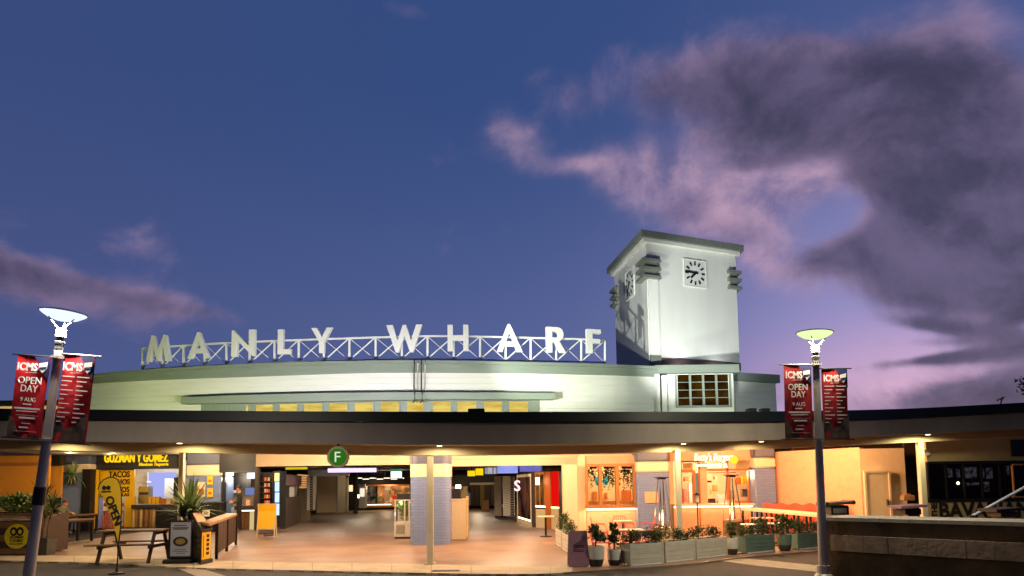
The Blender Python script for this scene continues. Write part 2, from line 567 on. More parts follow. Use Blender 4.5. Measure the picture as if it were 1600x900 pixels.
    def ribbon(s, front, z0, z1, t):                          # curved band along a line of (x, y); t = depth, towards +Y
        n = len(front)
        g = lambda z, i: z[i] if isinstance(z, (list, tuple)) else z
        vs = []
        for i, p in enumerate(front):
            a = Vector(front[max(i - 1, 0)][:2])
            b = Vector(front[min(i + 1, n - 1)][:2])
            d = (b - a).normalized()
            nr = Vector((-d.y, d.x))
            if nr.y < 0: nr = -nr
            q = Vector(p[:2]) + nr * t
            vs += [(p[0], p[1], g(z0, i)), (p[0], p[1], g(z1, i)), (q.x, q.y, g(z1, i)), (q.x, q.y, g(z0, i))]
        fs = [(4 * i + j, 4 * i + (j + 1) % 4, 4 * i + 4 + (j + 1) % 4, 4 * i + 4 + j) for i in range(n - 1) for j in range(4)]
        fs += [(3, 2, 1, 0), tuple(4 * (n - 1) + j for j in range(4))]
        return s.add(vs, fs)

    def leaves(s, c, rad, n, size, seed, clumps=7, droop=0.0, aspect=2.2):
        r = random.Random(seed)
        c = Vector(c)
        cs = []
        for _ in range(clumps):
            u = Vector((r.uniform(-1, 1), r.uniform(-1, 1), r.uniform(-.8, 1)))
            if u.length > 1: u.normalize()
            cs.append(Vector((u.x * rad[0], u.y * rad[1], u.z * rad[2])) * .75)
        for _ in range(n):
            k = r.choice(cs)
            g = Vector((r.gauss(0, .26) * rad[0], r.gauss(0, .26) * rad[1], r.gauss(0, .26) * rad[2]))
            p = c + k + g
            d = Vector((r.uniform(-1, 1), r.uniform(-1, 1), r.uniform(-.5, 1) - droop)).normalized()
            a = d.cross(Vector((r.uniform(-1, 1), r.uniform(-1, 1), r.uniform(-1, 1)))).normalized()
            L = size * r.uniform(.6, 1.3)
            w = L / aspect / 2
            nn = d.cross(a) * (w * .4)
            s.add([p, p + d * L * .45 + a * w + nn, p + d * L, p + d * L * .45 - a * w + nn], [(0, 1, 2), (0, 2, 3)])
        return s

    def straps(s, c, n, L, w, seed, up=.3, bend=.5, tilt=1.0):
        r = random.Random(seed)
        c = Vector(c)
        for i in range(n):
            a = r.uniform(0, 2 * math.pi)
            e = r.uniform(up, 1.45)
            d = Vector((math.cos(a) * math.cos(e) * tilt, math.sin(a) * math.cos(e) * tilt, math.sin(e)))
            side = Vector((-math.sin(a), math.cos(a), 0))
            l = L * r.uniform(.65, 1.1)
            pts = []
            p = c.copy()
            for k in range(5):
                pts.append(p.copy())
                p = p + d * (l / 4)
                d = (d + Vector((0, 0, -bend * .28 * (1.2 - d.z * .6)))).normalized()
            ws = [w * .7, w, w * .9, w * .6, .002]
            vs = []
            for p, q in zip(pts, ws): vs += [p - side * q / 2, p + side * q / 2]
            s.add(vs, [(2 * k, 2 * k + 1, 2 * k + 3, 2 * k + 2) for k in range(4)])
        return s

    def build(s, name, m, parent=None, world=True, smooth=False, **props):
        me = bpy.data.meshes.new(name)
        off = Vector((0, 0, 0))
        if world:
            q = parent
            while q is not None:
                off += q.location
                q = q.parent
        me.from_pydata([p - off for p in s.v], [], s.f)
        bm = bmesh.new()
        bm.from_mesh(me)
        bmesh.ops.recalc_face_normals(bm, faces=bm.faces)
        bm.to_mesh(me)
        bm.free()
        if smooth:
            me.polygons.foreach_set('use_smooth', [True] * len(me.polygons))
            me.set_sharp_from_angle(angle=R(40))
        me.materials.append(M[m] if isinstance(m, str) else m)
        o = bpy.data.objects.new(name, me)
        COL.objects.link(o)
        if parent is not None: o.parent = parent
        for k, v in props.items(): o[k] = v
        return o


def tag(o, label, cat, group=None, kind=None):
    o['label'] = label
    o['category'] = cat
    if group: o['group'] = group
    if kind: o['kind'] = kind
    return o


def thing(name, label, cat, loc=(0, 0, 0), rot=0.0, group=None):
    o = bpy.data.objects.new(name, None)
    COL.objects.link(o)
    o.empty_display_size = .2
    o.location = loc
    o.rotation_euler = (0, 0, rot)
    return tag(o, label, cat, group)


def copy_tree(o, parent=None):
    c = o.copy()
    COL.objects.link(c)
    if parent is not None: c.parent = parent
    for ch in list(o.children): copy_tree(ch, c)
    return c


def again(o, loc, rot, label, scale=1.0):
    c = copy_tree(o)
    c.location = loc
    c.rotation_euler = (0, 0, rot)
    c.scale = (scale,) * 3
    c['label'] = label
    return c


def curve_mesh(splines, extrude):        # flat outline with holes, given thickness
    cu = bpy.data.curves.new('outline', 'CURVE')
    cu.dimensions = '2D'
    cu.fill_mode = 'BOTH'
    cu.extrude = extrude
    for pts in splines:
        sp = cu.splines.new('POLY')
        sp.points.add(len(pts) - 1)
        for p, q in zip(sp.points, pts): p.co = (q[0], q[1], 0, 1)
        sp.use_cyclic_u = True
    o = bpy.data.objects.new('outline', cu)
    COL.objects.link(o)
    me = bpy.data.meshes.new_from_object(o.evaluated_get(bpy.context.evaluated_depsgraph_get()))
    vs, fs = [v.co.copy() for v in me.vertices], [tuple(p.vertices) for p in me.polygons]
    bpy.data.objects.remove(o)
    bpy.data.curves.remove(cu)
    bpy.data.meshes.remove(me)
    return vs, fs


def text_mesh(s, bold=0.0, extrude=.01, shear=0.0):
    cu = bpy.data.curves.new('words', 'FONT')
    cu.body = s
    cu.extrude = extrude
    cu.offset = bold
    cu.shear = shear
    cu.resolution_u = 3
    cu.align_x = 'CENTER'
    o = bpy.data.objects.new('words', cu)
    COL.objects.link(o)
    me = bpy.data.meshes.new_from_object(o.evaluated_get(bpy.context.evaluated_depsgraph_get()))
    vs, fs = [v.co.copy() for v in me.vertices], [tuple(p.vertices) for p in me.polygons]
    bpy.data.objects.remove(o)
    bpy.data.curves.remove(cu)
    bpy.data.meshes.remove(me)
    return vs, fs


def words(s, m, parent, c, w, h, rz=0.0, depth=.02, bold=.012, roll=0.0, shear=0.0, name='lettering', pitch=0.0, world=True):
    """lettering w x h metres, its middle at c, standing upright and facing -Y turned by rz"""
    vs, fs = text_mesh(s, bold, 1.0, shear)
    xs, ys = [v.x for v in vs], [v.y for v in vs]
    x0, x1, y0, y1 = min(xs), max(xs), min(ys), max(ys)
    kx, ky = w / (x1 - x0), h / (y1 - y0)
    T = Matrix.Translation(Vector(c)) @ Matrix.Rotation(rz, 4, 'Z') @ Matrix.Rotation(pitch, 4, 'X') @ Matrix.Rotation(roll, 4, 'Y')
    b = MB()
    b.add([T @ Vector(((v.x - (x0 + x1) / 2) * kx, -v.z * depth / 2, (v.y - (y0 + y1) / 2) * ky)) for v in vs], fs)
    return b.build(name, m, parent, world)


def pane_box(px0, px1, py0, py1, Y, depth=.1, b=None):       # upright box whose front fills a patch of the photograph, Y metres away
    pm, qm = (px0 + px1) / 2, (py0 + py1) / 2
    b = b or MB()
    b.box(at(px0, qm, Y).x, at(px1, qm, Y).x, Y, Y + depth, at(pm, py1, Y).z, at(pm, py0, Y).z)
    return b


def put(name, m, parent, px0, px1, py0, py1, Y, depth=.1, **k):
    return pane_box(px0, px1, py0, py1, Y, depth).build(name, m, parent, **k)


def lerp(tab, x):
    if x <= tab[0][0]: return tab[0][1]
    for (a, u), (b, v) in zip(tab, tab[1:]):
        if x <= b: return u + (v - u) * (x - a) / (b - a)
    return tab[-1][1]


def curve(tab, xs):                       # smooth line through a table (Catmull-Rom)
    out = []
    for x in xs:
        i = 0
        while i < len(tab) - 2 and x > tab[i + 1][0]: i += 1
        (x1, y1), (x2, y2) = tab[i], tab[i + 1]
        x0, y0 = tab[i - 1] if i else (2 * x1 - x2, 2 * y1 - y2)
        x3, y3 = tab[i + 2] if i + 2 < len(tab) else (2 * x2 - x1, 2 * y2 - y1)
        t = (x - x1) / (x2 - x1)
        m1, m2 = (y2 - y0) / (x2 - x0) * (x2 - x1), (y3 - y1) / (x3 - x1) * (x2 - x1)
        out.append((2 * t ** 3 - 3 * t * t + 1) * y1 + (t ** 3 - 2 * t * t + t) * m1 + (-2 * t ** 3 + 3 * t * t) * y2 + (t ** 3 - t * t) * m2)
    return out

# ------------------------------------------------------------------ ground
def structure(o):
    o['kind'] = 'structure'
    return o


g = MB().add([(-160, -60, -.03), (160, -60, -.03), (160, 400, -.03), (-160, 400, -.03)], [(0, 1, 2, 3)])
structure(g.build('ground', 'asphalt'))
EDGE = [(-80, 874), (0, 876), (160, 880), (300, 887), (450, 891), (640, 895), (760, 897), (860, 896.5), (900, 893), (985, 887.5), (1087, 880), (1157, 871), (1285, 860), (1400, 852), (1700, 846)]
INNER = [(-80, 866), (0, 868), (160, 869), (300, 875), (450, 879), (640, 881.5), (760, 884), (860, 885), (895, 881)]
exs = [-80 + i * 30 for i in range(60)]
outer = [gr(x, y) for x, y in zip(exs, curve(EDGE, exs))]
pv = MB()
n = len(outer)
back = [Vector((p.x * 1.05, 36, 0)) for p in outer]
vs = []
for p, q in zip(outer, back): vs += [(p.x, p.y, 0), (q.x, q.y, 0), (p.x, p.y, -.05)]
pv.add(vs, [f for i in range(n - 1) for f in ((3 * i, 3 * i + 3, 3 * i + 4, 3 * i + 1), (3 * i + 2, 3 * i + 5, 3 * i + 3, 3 * i))])
pave = structure(pv.build('pavement', 'paving'))
kx = -70.0
while kx < 890:
    x1 = min(kx + 62, 895)
    b = MB()
    xs = [kx + .8, (kx + x1) / 2, x1 - .8]
    o_, i_ = [gr(x, y) for x, y in zip(xs, curve(EDGE, xs))], [gr(x, y) for x, y in zip(xs, curve(INNER, xs))]
    ring = [(p.x, p.y) for p in o_] + [(p.x, p.y) for p in i_[::-1]]
    b.prism([(p[0], p[1]) for p in ring], -.04, .006).build('kerb_stone', 'kerb', pave)
    kx = x1
for pts in ([(1138, 871.5), (1200, 876), (1262, 882), (1290, 886), (1290, 895), (1230, 889), (1180, 884), (1120, 876)],
            [(278, 889), (316, 889), (352, 900), (380, 912), (335, 912), (305, 900)]):
    b = MB()
    P = [gr(x, y, -.03) for x, y in pts]
    b.prism([(p.x, p.y) for p in P], -.03, -.024)
    structure(b.build('road_marking', 'line'))
f0 = gr(430, 832)
fl = MB().add([(-12, f0.y, .004), (11, f0.y - .6, .004), (14, 70, .004), (-22, 70, .004)], [(0, 1, 2, 3)])
structure(fl.build('concourse_floor', 'inner_floor'))

# ------------------------------------------------------------------ the wharf building: canopy
wharf = thing('wharf_building', 'long cream wharf building with curved white upper wall, green cornice and low canopy', 'building', (0, 20, 0))
CAN = [(-90, 16.7, 638, 655, 685.5), (0, 16.3, 639, 656, 687), (140, 15.9, 640.5, 656.5, 690), (420, 15.45, 643, 658.5, 692.5), (700, 15.2, 644, 659, 695),
       (980, 15.7, 644, 659, 693), (1180, 17.0, 643.5, 659, 688), (1400, 18.7, 639.5, 654, 680), (1600, 18.8, 629.5, 644, 669.5), (1700, 18.6, 624, 638.5, 664)]
cxs = [-90 + i * 1790 / 60 for i in range(61)]
cY = curve([(c[0], c[1]) for c in CAN], cxs)
rows = [curve([(c[0], c[k]) for c in CAN], cxs) for k in (2, 3, 4)]
edge = [at(x, r, Y) for x, r, Y in zip(cxs, rows[2], cY)]
zt, zm, zb = [[at(x, r, Y).z for x, r, Y in zip(cxs, rows[k], cY)] for k in range(3)]
E2 = [(p.x, p.y) for p in edge]


def offset(line, d):
    out = []
    for i, p in enumerate(line):
        a, b = Vector(line[max(i - 1, 0)]), Vector(line[min(i + 1, len(line) - 1)])
        t = (b - a).normalized()
        nr = Vector((-t.y, t.x))
        if nr.y < 0: nr = -nr
        q = Vector(p) + nr * d
        out.append((q.x, q.y))
    return out


MB().ribbon(offset(E2, -.10), [z + .002 for z in zm], zt, .5).build('roof_edge', 'roof_edge', wharf, smooth=True)
MB().ribbon(E2, zb, zm, .22).build('fascia', 'fascia', wharf, smooth=True)
sf = MB()
e3, e4 = offset(E2, .22), offset(E2, 1.16)
vs = []
for p, q, z in zip(e3, e4, zb): vs += [(p[0], p[1], z + .03), (q[0], q[1], z + .03)]
sf.add(vs, [(2 * i, 2 * i + 2, 2 * i + 3, 2 * i + 1) for i in range(len(e3) - 1)]).build('soffit', 'soffit', wharf)
BEAM = [(-90, 702), (0, 704), (120, 706), (420, 710), (700, 711.5), (980, 708), (1180, 703.5), (1400, 694), (1600, 683.5), (1700, 678)]
bl = offset(E2, 1.15)
bz = [at(x, r, p[1]).z for x, r, p in zip(cxs, curve(BEAM, cxs), bl)]
MB().ribbon(bl, bz, [z + .12 for z in zb], .3).build('beam', 'cream', wharf, smooth=True)
rf = MB()
vs = []
for p, z in zip(offset(E2, .35), zt):
    vs += [(p[0], p[1], z - .16), (p[0] * 1.15, 26, 3.45), (p[0] * 1.6, 75, 3.5), (p[0], p[1], z - .06), (p[0] * 1.15, 26, 3.52), (p[0] * 1.6, 75, 3.57)]
k = len(E2)
rf.add(vs, [f for i in range(k - 1) for f in ((6 * i, 6 * i + 6, 6 * i + 7, 6 * i + 1), (6 * i + 1, 6 * i + 7, 6 * i + 8, 6 * i + 2),
                                             (6 * i + 3, 6 * i + 9, 6 * i + 10, 6 * i + 4), (6 * i + 4, 6 * i + 10, 6 * i + 11, 6 * i + 5))])
rf.build('roof', 'roof_edge', wharf)


def on(line, tabx, px):                   # where a sight line at px meets a plan line
    for i in range(len(line) - 1):
        if tabx[i] <= px <= tabx[i + 1]:
            t = (px - tabx[i]) / (tabx[i + 1] - tabx[i])
            a, b = Vector(line[i]), Vector(line[i + 1])
            return a + (b - a) * t, i
    return Vector(line[0]), 0


# posts under the beam
for px, top, base_px, r, m_ in ((285, 706.5, 285, .062, 'post'), (672, 711, 674, .07, 'post'), (1058, 705.5, 1061, .062, 'post'), (1437, 692, 1444, .08, 'post')):
    q, i = on(bl, cxs, px)
    Y = q.y + .15
    if px == 285: Y = 19.4
    top_p = at(px, top, Y)
    if px == 285: top_p.z = 3.1
    b = MB().bbox(-r, r, -r, r, 0, top_p.z + .05, .012, Matrix.Translation((top_p.x, Y, 0)))
    po = b.build('post', m_, wharf)
    MB().bbox(-r - .05, r + .05, -r - .05, r + .05, 0, .03, .008, Matrix.Translation((top_p.x, Y, 0))).build('base_plate', 'post', po)

# canopy downlights: lamps that scallop the beam
for px, pw, c in ((42, 26, (1, .8, .42)), (258, 30, (1, .8, .42)), (683, 26, (1, .78, .46)), (1092, 38, (1, .84, .44)), (1216, 22, (1, .7, .34)), (1470, 46, (1, .88, .46))):
    q, i = on(offset(E2, .55), cxs, px)
    z = zb[i] + .03
    fx = MB().lathe([(.0, z - .03), (.07, z - .03), (.085, z - .005), (.085, z + .0)], (q.x, q.y, 0), 14).build('downlight', 'white_metal', wharf)
    MB().lathe([(.0, z - .036), (.055, z - .036), (.055, z - .031), (0, z - .031)], (q.x, q.y, 0), 12).build('bulb', 'glow_warm', fx)
    lamp('SPOT', (q.x, q.y, z - .045), pw * 2.6, c, target=(q.x, q.y + .3, 0), size=.04, spot=172, blend=.25)

# ------------------------------------------------------------------ upper wall
YW = [(100, 23.7), (142, 23.4), (225, 23.0), (420, 22.35), (640, 22.0), (800, 22.1), (960, 22.9), (1020, 23.6)]
yw = lambda px: curve(YW, [px])[0]
CAPT = [(142, 586.5), (225, 579), (420, 568.5), (546, 565.5), (640, 564.5), (800, 567), (945, 570.5), (1020, 573.5)]
CAPB = [(142, 600), (225, 595), (420, 588), (560, 583.2), (640, 582.6), (800, 583.5), (945, 586.5), (1020, 589)]
wx = [142 + i * (1020 - 142) / 44 for i in range(45)]
wl = [(at(x, 600, yw(x)).x, yw(x)) for x in wx]
ctz = [at(x, r, yw(x)).z for x, r in zip(wx, curve(CAPT, wx))]
cbz = [at(x, r, yw(x)).z for x, r in zip(wx, curve(CAPB, wx))]
wb = MB()
NB = 11
vs, k = [], len(wl)
prof = []
for j in range(NB):
    prof += [(j / NB, -.022), ((j + 1) / NB - .004, .0)]
lines = {d: offset(wl, d) for d in (-.022, 0.0)}
for i in range(k):
    for t, d in prof:
        p = lines[d][i]
        vs.append((p[0], p[1], 3.1 + (cbz[i] + .05 - 3.1) * t))
m_ = len(prof)
wb.add(vs, [(i * m_ + j, (i + 1) * m_ + j, (i + 1) * m_ + j + 1, i * m_ + j + 1) for i in range(k - 1) for j in range(m_ - 1)])
bk = offset(wl, .2)
wb.ribbon(bk, 3.1, [z - .02 for z in ctz], .15)
wb.build('upper_wall', 'white', wharf)
cap = MB()
cap.ribbon(offset(wl, -.10), cbz, [b + (t - b) * .72 for b, t in zip(cbz, ctz)], .5)
cap.ribbon(offset(wl, -.2), [b + (t - b) * .72 for b, t in zip(cbz, ctz)], ctz, .7)
cap.build('cornice', 'sage', wharf, smooth=True)
e = wl[0]
MB().wall((e[0], e[1]), (e[0] - .2, e[1] + 8), 3.1, ctz[0] - .05, .3).build('end_wall', 'white', wharf)
# window ribbon
hx = [294 + i * (862 - 294) / 24 for i in range(25)]
hl = [(at(x, 620, yw(x)).x, yw(x)) for x in hx]
HT, HBm = [(294, 621), (420, 616.5), (560, 613.6), (700, 613.2), (862, 614.2)], [(294, 631), (420, 629), (560, 626), (700, 624.2), (862, 624.4)]
hz1 = [at(x, r, yw(x) - .3).z for x, r in zip(hx, curve(HT, hx))]
hz0 = [at(x, r, yw(x) - .3).z for x, r in zip(hx, curve(HBm, hx))]
MB().ribbon(offset(hl, -.36), hz0, hz1, .35).build('window_hood', 'sage', wharf, smooth=True)
fx_ = [316 + i * (842 - 316) / 24 for i in range(25)]
fl_ = [(at(x, 620, yw(x)).x, yw(x)) for x in fx_]
MB().ribbon(offset(fl_, -.05), 3.15, [lerp(list(zip(hx, hz0)), x) + .02 for x in fx_], .045).build('window_band', 'sage', wharf, smooth=True)
for i, (a, b_) in enumerate(((327, 353), (361, 389), (399, 427), (436, 465), (474, 504), (513, 543), (553, 583), (594, 624), (635, 662), (675, 705), (714, 745), (755, 785), (795, 826))):
    Y = yw((a + b_) / 2) - .08
    p, q = at(a, 630, yw(a) - .075), at(b_, 630, yw(b_) - .075)
    zt_ = lerp(list(zip(hx, hz0)), (a + b_) / 2) - .035
    fr = MB()
    d = (q - p).normalized()
    for u, w_ in ((p - d * .03, p + d * .02), (q - d * .02, q + d * .03)): fr.wall(u, w_, 3.3, zt_ + .03, .05)
    fr.wall(p + d * .021, q - d * .021, zt_, zt_ + .028, .05)
    fr.wall(p + d * .021, q - d * .021, 3.63, 3.66, .05)
    w = fr.build('window', 'sage', wharf)
    pb = MB().wall(p + d * .01 + Vector((0, .02, 0)), q - d * .01 + Vector((0, .02, 0)), 3.3, zt_ + .01, .01)
    pb.build('pane', 'pane_dim' if i == 0 else 'pane_lit', w)
for px, m_ in ((647, 'black'), (652.7, 'steel'), (658.4, 'black'), (664, 'steel')):
    Y = yw(px)
    a = [at(px + .2, 562, Y - .25), at(px + .3, 568, Y - .26), at(px, 585, Y - .13), at(px, 612, Y - .1), at(px + 1, 613, Y - .4), at(px + 1, 627, Y - .4), at(px - 2, 629, Y - .2)]
    MB().tube(a, .02 if m_ == 'black' else .013, 6).build('conduit', m_, wharf)
# vent box and small fittings on the roof edge
q = at(744, 641, 16.1)
MB().bbox(q.x - .18, q.x + .18, q.y, q.y + .25, q.z - .05, q.z + .04).build('roof_fitting', 'black', wharf)
for px in (1176, 1197):
    q = at(px, 641.5, 18)
    MB().bbox(q.x - .1, q.x + .1, q.y, q.y + .25, q.z - .12, q.z + .06).build('roof_fitting', 'black', wharf)

# right low wall beside the tower, left side wing
a, b_ = at(1149, 600, 25.4), at(1212, 600, 26.2)
zc0, zc1 = at(1149, 595, 25.4).z, at(1149, 582, 25.4).z
w = MB()
for j in range(10):
    z0 = 3.2 + (zc0 - 3.2) * j / 10
    w.wall(a + Vector((0, .01 * (j % 2), 0)), b_ + Vector((0, .01 * (j % 2), 0)), z0, 3.2 + (zc0 - 3.2) * (j + 1) / 10 - .004, 4)
w.build('side_wall', 'white', wharf)
MB().wall(a + Vector((-.1, -.12, 0)), b_ + Vector((.12, -.12, 0)), zc0, zc1, 4.2).build('side_cornice', 'sage', wharf)
a, b_ = at(-60, 630, 24.6), at(150, 630, 24.6)
MB().wall(a, b_, 3.1, at(50, 634.5, 24.6).z, 6).build('side_wall', 'white', wharf)
MB().wall(a + Vector((0, -.15, 0)), b_ + Vector((0, -.15, 0)), at(50, 634.4, 24.6).z, at(50, 626, 24.6).z, 6.2).build('side_cornice', 'roof_edge', wharf)

# floodlights lying on the canopy roof
for px, Y, tpx, tY, tz, pw, c in ((150, 20.3, 165, 23.2, 4.7, 92, (.92, 1, .26)), (260, 19.4, 262, 22.8, 4.9, 70, (.96, 1, .4)), (370, 18.8, 380, 22.5, 5.3, 88, (1, .98, .8)),
                                  (500, 18.5, 505, 22.1, 5.5, 100, (1, .93, .92)), (620, 18.3, 620, 22.0, 5.5, 95, (1, .93, .93)), (740, 18.4, 735, 22.0, 5.5, 80, (1, .98, .88)), (880, 18.9, 880, 22.5, 5.3, 66, (.95, 1, .58)),
                                  (1000, 19.6, 1000, 23.0, 4.8, 18, (.9, 1, .6)), (1100, 17.4, 1085, 25, 7.0, 1750, (.97, 1, .93)),
                                  (1185, 21.0, 1180, 26, 4.5, 75, (.92, 1, .80)), (640, 16.4, 985, 25.5, 7.9, 1800, (.97, 1, .88))):
    p = at(px, 640, Y)
    z = 3.36 if Y > 17.9 else 3.22 if Y < 17 else 3.28
    t = Vector((at(tpx, 600, tY).x, tY, tz))
    fb_ = MB().bbox(p.x - .16, p.x + .16, Y - .1, Y + .04, z - .2, z + .02, .02).build('floodlight', 'black', wharf)
    MB().box(p.x - .13, p.x + .13, Y - .07, Y + .02, z + .021, z + .026).build('lens', 'glow_white', fb_)
    if pw > 1000: lamp('SPOT', (p.x, Y, z + .08), pw * 1.6, c, target=t, size=.05, spot=40, blend=.6)
    else: lamp('AREA', (p.x, Y, z + .07), pw * 1.15, c, target=t, size=.35, sy=.2)

# ------------------------------------------------------------------ clock tower
tower = thing('clock_tower', 'square white clock tower with grey overhanging roof and louvre fins at its corners', 'clock tower', (5, 24.5, 0))
A1 = at(1002, 358, 24.1)
zr = A1.z
B1, D1 = gr(1162, 383, zr), gr(948, 419, zr)
ex, ey = (B1 - A1), (D1 - A1)
WU, WV = ex.length, ey.length
ex.normalize(); ey.normalize()
OV = .26
A0 = A1 + (ex + ey) * OV
A0.z = 0
WU -= 2 * OV; WV -= 2 * OV


def T(u, v, z): return A0 + ex * u + ey * v + Vector((0, 0, z))


def tbox(b, u0, u1, v0, v1, z0, z1):
    P = [T(u, v, z) for z in (z0, z1) for v in (v0, v1) for u in (u0, u1)]
    return b.add(P, [(0, 2, 3, 1), (4, 5, 7, 6), (0, 1, 5, 4), (2, 6, 7, 3), (0, 4, 6, 2), (1, 3, 7, 5)])


z_s = at(1003, 371, 24.1).z
tbox(MB(), 0, WU, 0, WV, 3.2, z_s).build('wall', 'tower', tower)
tbox(MB(), -OV, WU + OV, -OV, WV + OV, z_s + .06, zr).build('roof', 'louvre', tower)
tbox(MB(), -OV * .55, WU + OV * .55, -OV * .55, WV + OV * .55, z_s - .06, z_s + .058).build('roof_moulding', 'tower', tower)
zf = at(1018, 402, 24.2).z
for u0, u1, v0, v1 in ((-.22, .52, -.22, .62), (WU - .42, WU + .16, -.2, .5), (-.18, .45, WV - .5, WV + .2)):
    for j in range(3):
        z = zf - j * .285
        tbox(MB(), u0, u1, v0, v1, z - .1, z).build('louvre_fin', 'louvre', tower)
        if j < 2: tbox(MB(), u0 + .12, u1 - .14, v0 + .12, v1 - .1, z - .286, z - .101).build('louvre_core', 'louvre', tower)
zp0, zp1 = at(1020, 553, 24.2).z, zf - .67
tbox(MB(), .04, .42, -.06, .3, zp0, zp1).build('pilaster', 'tower', tower)
tbox(MB(), .02, .46, -.10, .3, zp0 - .32, zp0 - .002).build('pilaster_foot', 'louvre', tower)
zb0, zb1 = at(1090, 570, 24.6).z, at(1090, 558, 24.6).z
tbox(MB(), .48, WU + .02, -.05, .2, zb0, zb1).build('base_band', 'brown_band', tower)


def clock(origin, du, nrm, r, hour, minute):
    up = Vector((0, 0, 1))
    def bx(b, u0, u1, z0, z1, d0, d1, ang=0.0):
        c, s = math.cos(ang), math.sin(ang)
        P = []
        for d in (d0, d1):
            for z in (z0, z1):
                for u in (u0, u1): P.append(origin + du * (u * c + z * s) + up * (-u * s + z * c) + nrm * d)
        return b.add(P, [(0, 2, 3, 1), (4, 5, 7, 6), (0, 1, 5, 4), (2, 6, 7, 3), (0, 4, 6, 2), (1, 3, 7, 5)])
    ck = bx(MB(), -r, r, -r, r, -.02, .03).build('clock', 'tower', tower)
    fr = MB()
    for u0, u1, z0, z1 in ((-r - .02, r + .02, r, r + .03), (-r - .02, r + .02, -r - .03, -r), (-r - .02, -r, -r, r), (r, r + .02, -r, r)): bx(fr, u0, u1, z0, z1, -.02, .045)
    fr.build('frame', 'tower', ck)
    for h in range(12): bx(MB(), -.032, .032, r * .62, r * .92, .031, .045, h * math.pi / 6).build('hour_mark', 'charcoal', ck)
    bx(MB(), -.04, .04, -.08, r * .58, .05, .062, hour * math.pi / 6).build('hour_hand', 'black', ck)
    bx(MB(), -.03, .03, -.1, r * .98, .066, .078, minute * math.pi / 30).build('minute_hand', 'black', ck)


nf = Vector((ex.y, -ex.x, 0))
nl = Vector((-ey.y, ey.x, 0))
cz = at(1083, 423, 24.6).z
clock(T(WU * .52, 0, cz + .1), ex, nf, .46, 7.62, 45.5)
clock(T(0, WV * .47, cz + .05), -ey, nl, .5, 7.62, 35)
for t_ in (.35, .75):
    w_ = T(WU * t_, -.42, 0)
    zc_ = at(1090, 571.5, 23.9).z + .02
    ul = MB().bbox(w_.x - .1, w_.x + .1, w_.y - .05, w_.y + .07, zc_, zc_ + .06, .01).build('added_uplight', 'black', tower)  # added uplights, put in to lift the cornice shadow off the tower front
    lamp('AREA', (w_.x, w_.y, zc_ + .07), 5, (.97, 1, .93), target=T(WU * t_, 0, zc_ + 1.6), size=.5, sy=.06)
# bay with the big window under the tower
Yb = 23.9
by0, by1 = at(1090, 640, Yb), at(1090, 584, Yb)
MB().box(at(1043, 600, Yb).x, at(1146, 600, Yb).x, Yb, Yb + 1.5, 3.2, by1.z).build('bay_wall', 'white', tower)
q0, q1 = at(1018, 580, Yb), at(1152, 580, Yb)
MB().wall((q0.x, Yb - .25), (q1.x, Yb - .22), at(1090, 584, Yb).z + .002, at(1090, 571.5, Yb).z, 1.6).build('bay_cornice', 'sage', tower)
for a, b_, y0, y1 in ((1017, 1031, 574, 650), (1034, 1042, 586, 650)):
    MB().box(at(a, 600, Yb - .1).x, at(b_, 600, Yb - .1).x, Yb - .1, Yb + 1, 3.2, at(a, y0, Yb - .1).z - .005).build('pilaster', 'white', tower)
wx0, wx1 = at(1057, 600, Yb).x, at(1139, 600, Yb).x
wz1, wz0 = at(1098, 585, Yb).z, at(1098, 634, Yb).z
win = MB()
fw = .05
win.box(wx0 - fw, wx0, Yb - .08, Yb + .0, wz0, wz1 - .01).box(wx1, wx1 + fw, Yb - .08, Yb, wz0, wz1 - .01).box(wx0 - fw, wx1 + fw, Yb - .09, Yb, wz0 - .06, wz0 - .002)
for i in range(1, 4):
    x = wx0 + (wx1 - wx0) * i / 4
    win.box(x - .035, x + .035, Yb - .075, Yb, wz0, wz1 - .01)
wn = win.build('window', 'sage', tower)
for i in range(4):
    x0, x1 = wx0 + (wx1 - wx0) * i / 4 + .036, wx0 + (wx1 - wx0) * (i + 1) / 4 - .036
    for j in range(4):
        z0, z1 = wz0 + (wz1 - wz0) * j / 4 + .012, wz0 + (wz1 - wz0) * (j + 1) / 4 - .012
        MB().box(x0, x1, Yb - .03, Yb - .02, z0, z1).build('pane', glow_mat('bay_pane', (120, 84, 24), .34, (44, 26, 12), 1.6) if (i, j) == (0, 0) else bpy.data.materials['bay_pane'], wn)
        if j: MB().box(x0 + .001, x1 - .001, Yb - .06, Yb - .005, z0 - .022, z0 - .002).build('glazing_bar', 'sage', wn)

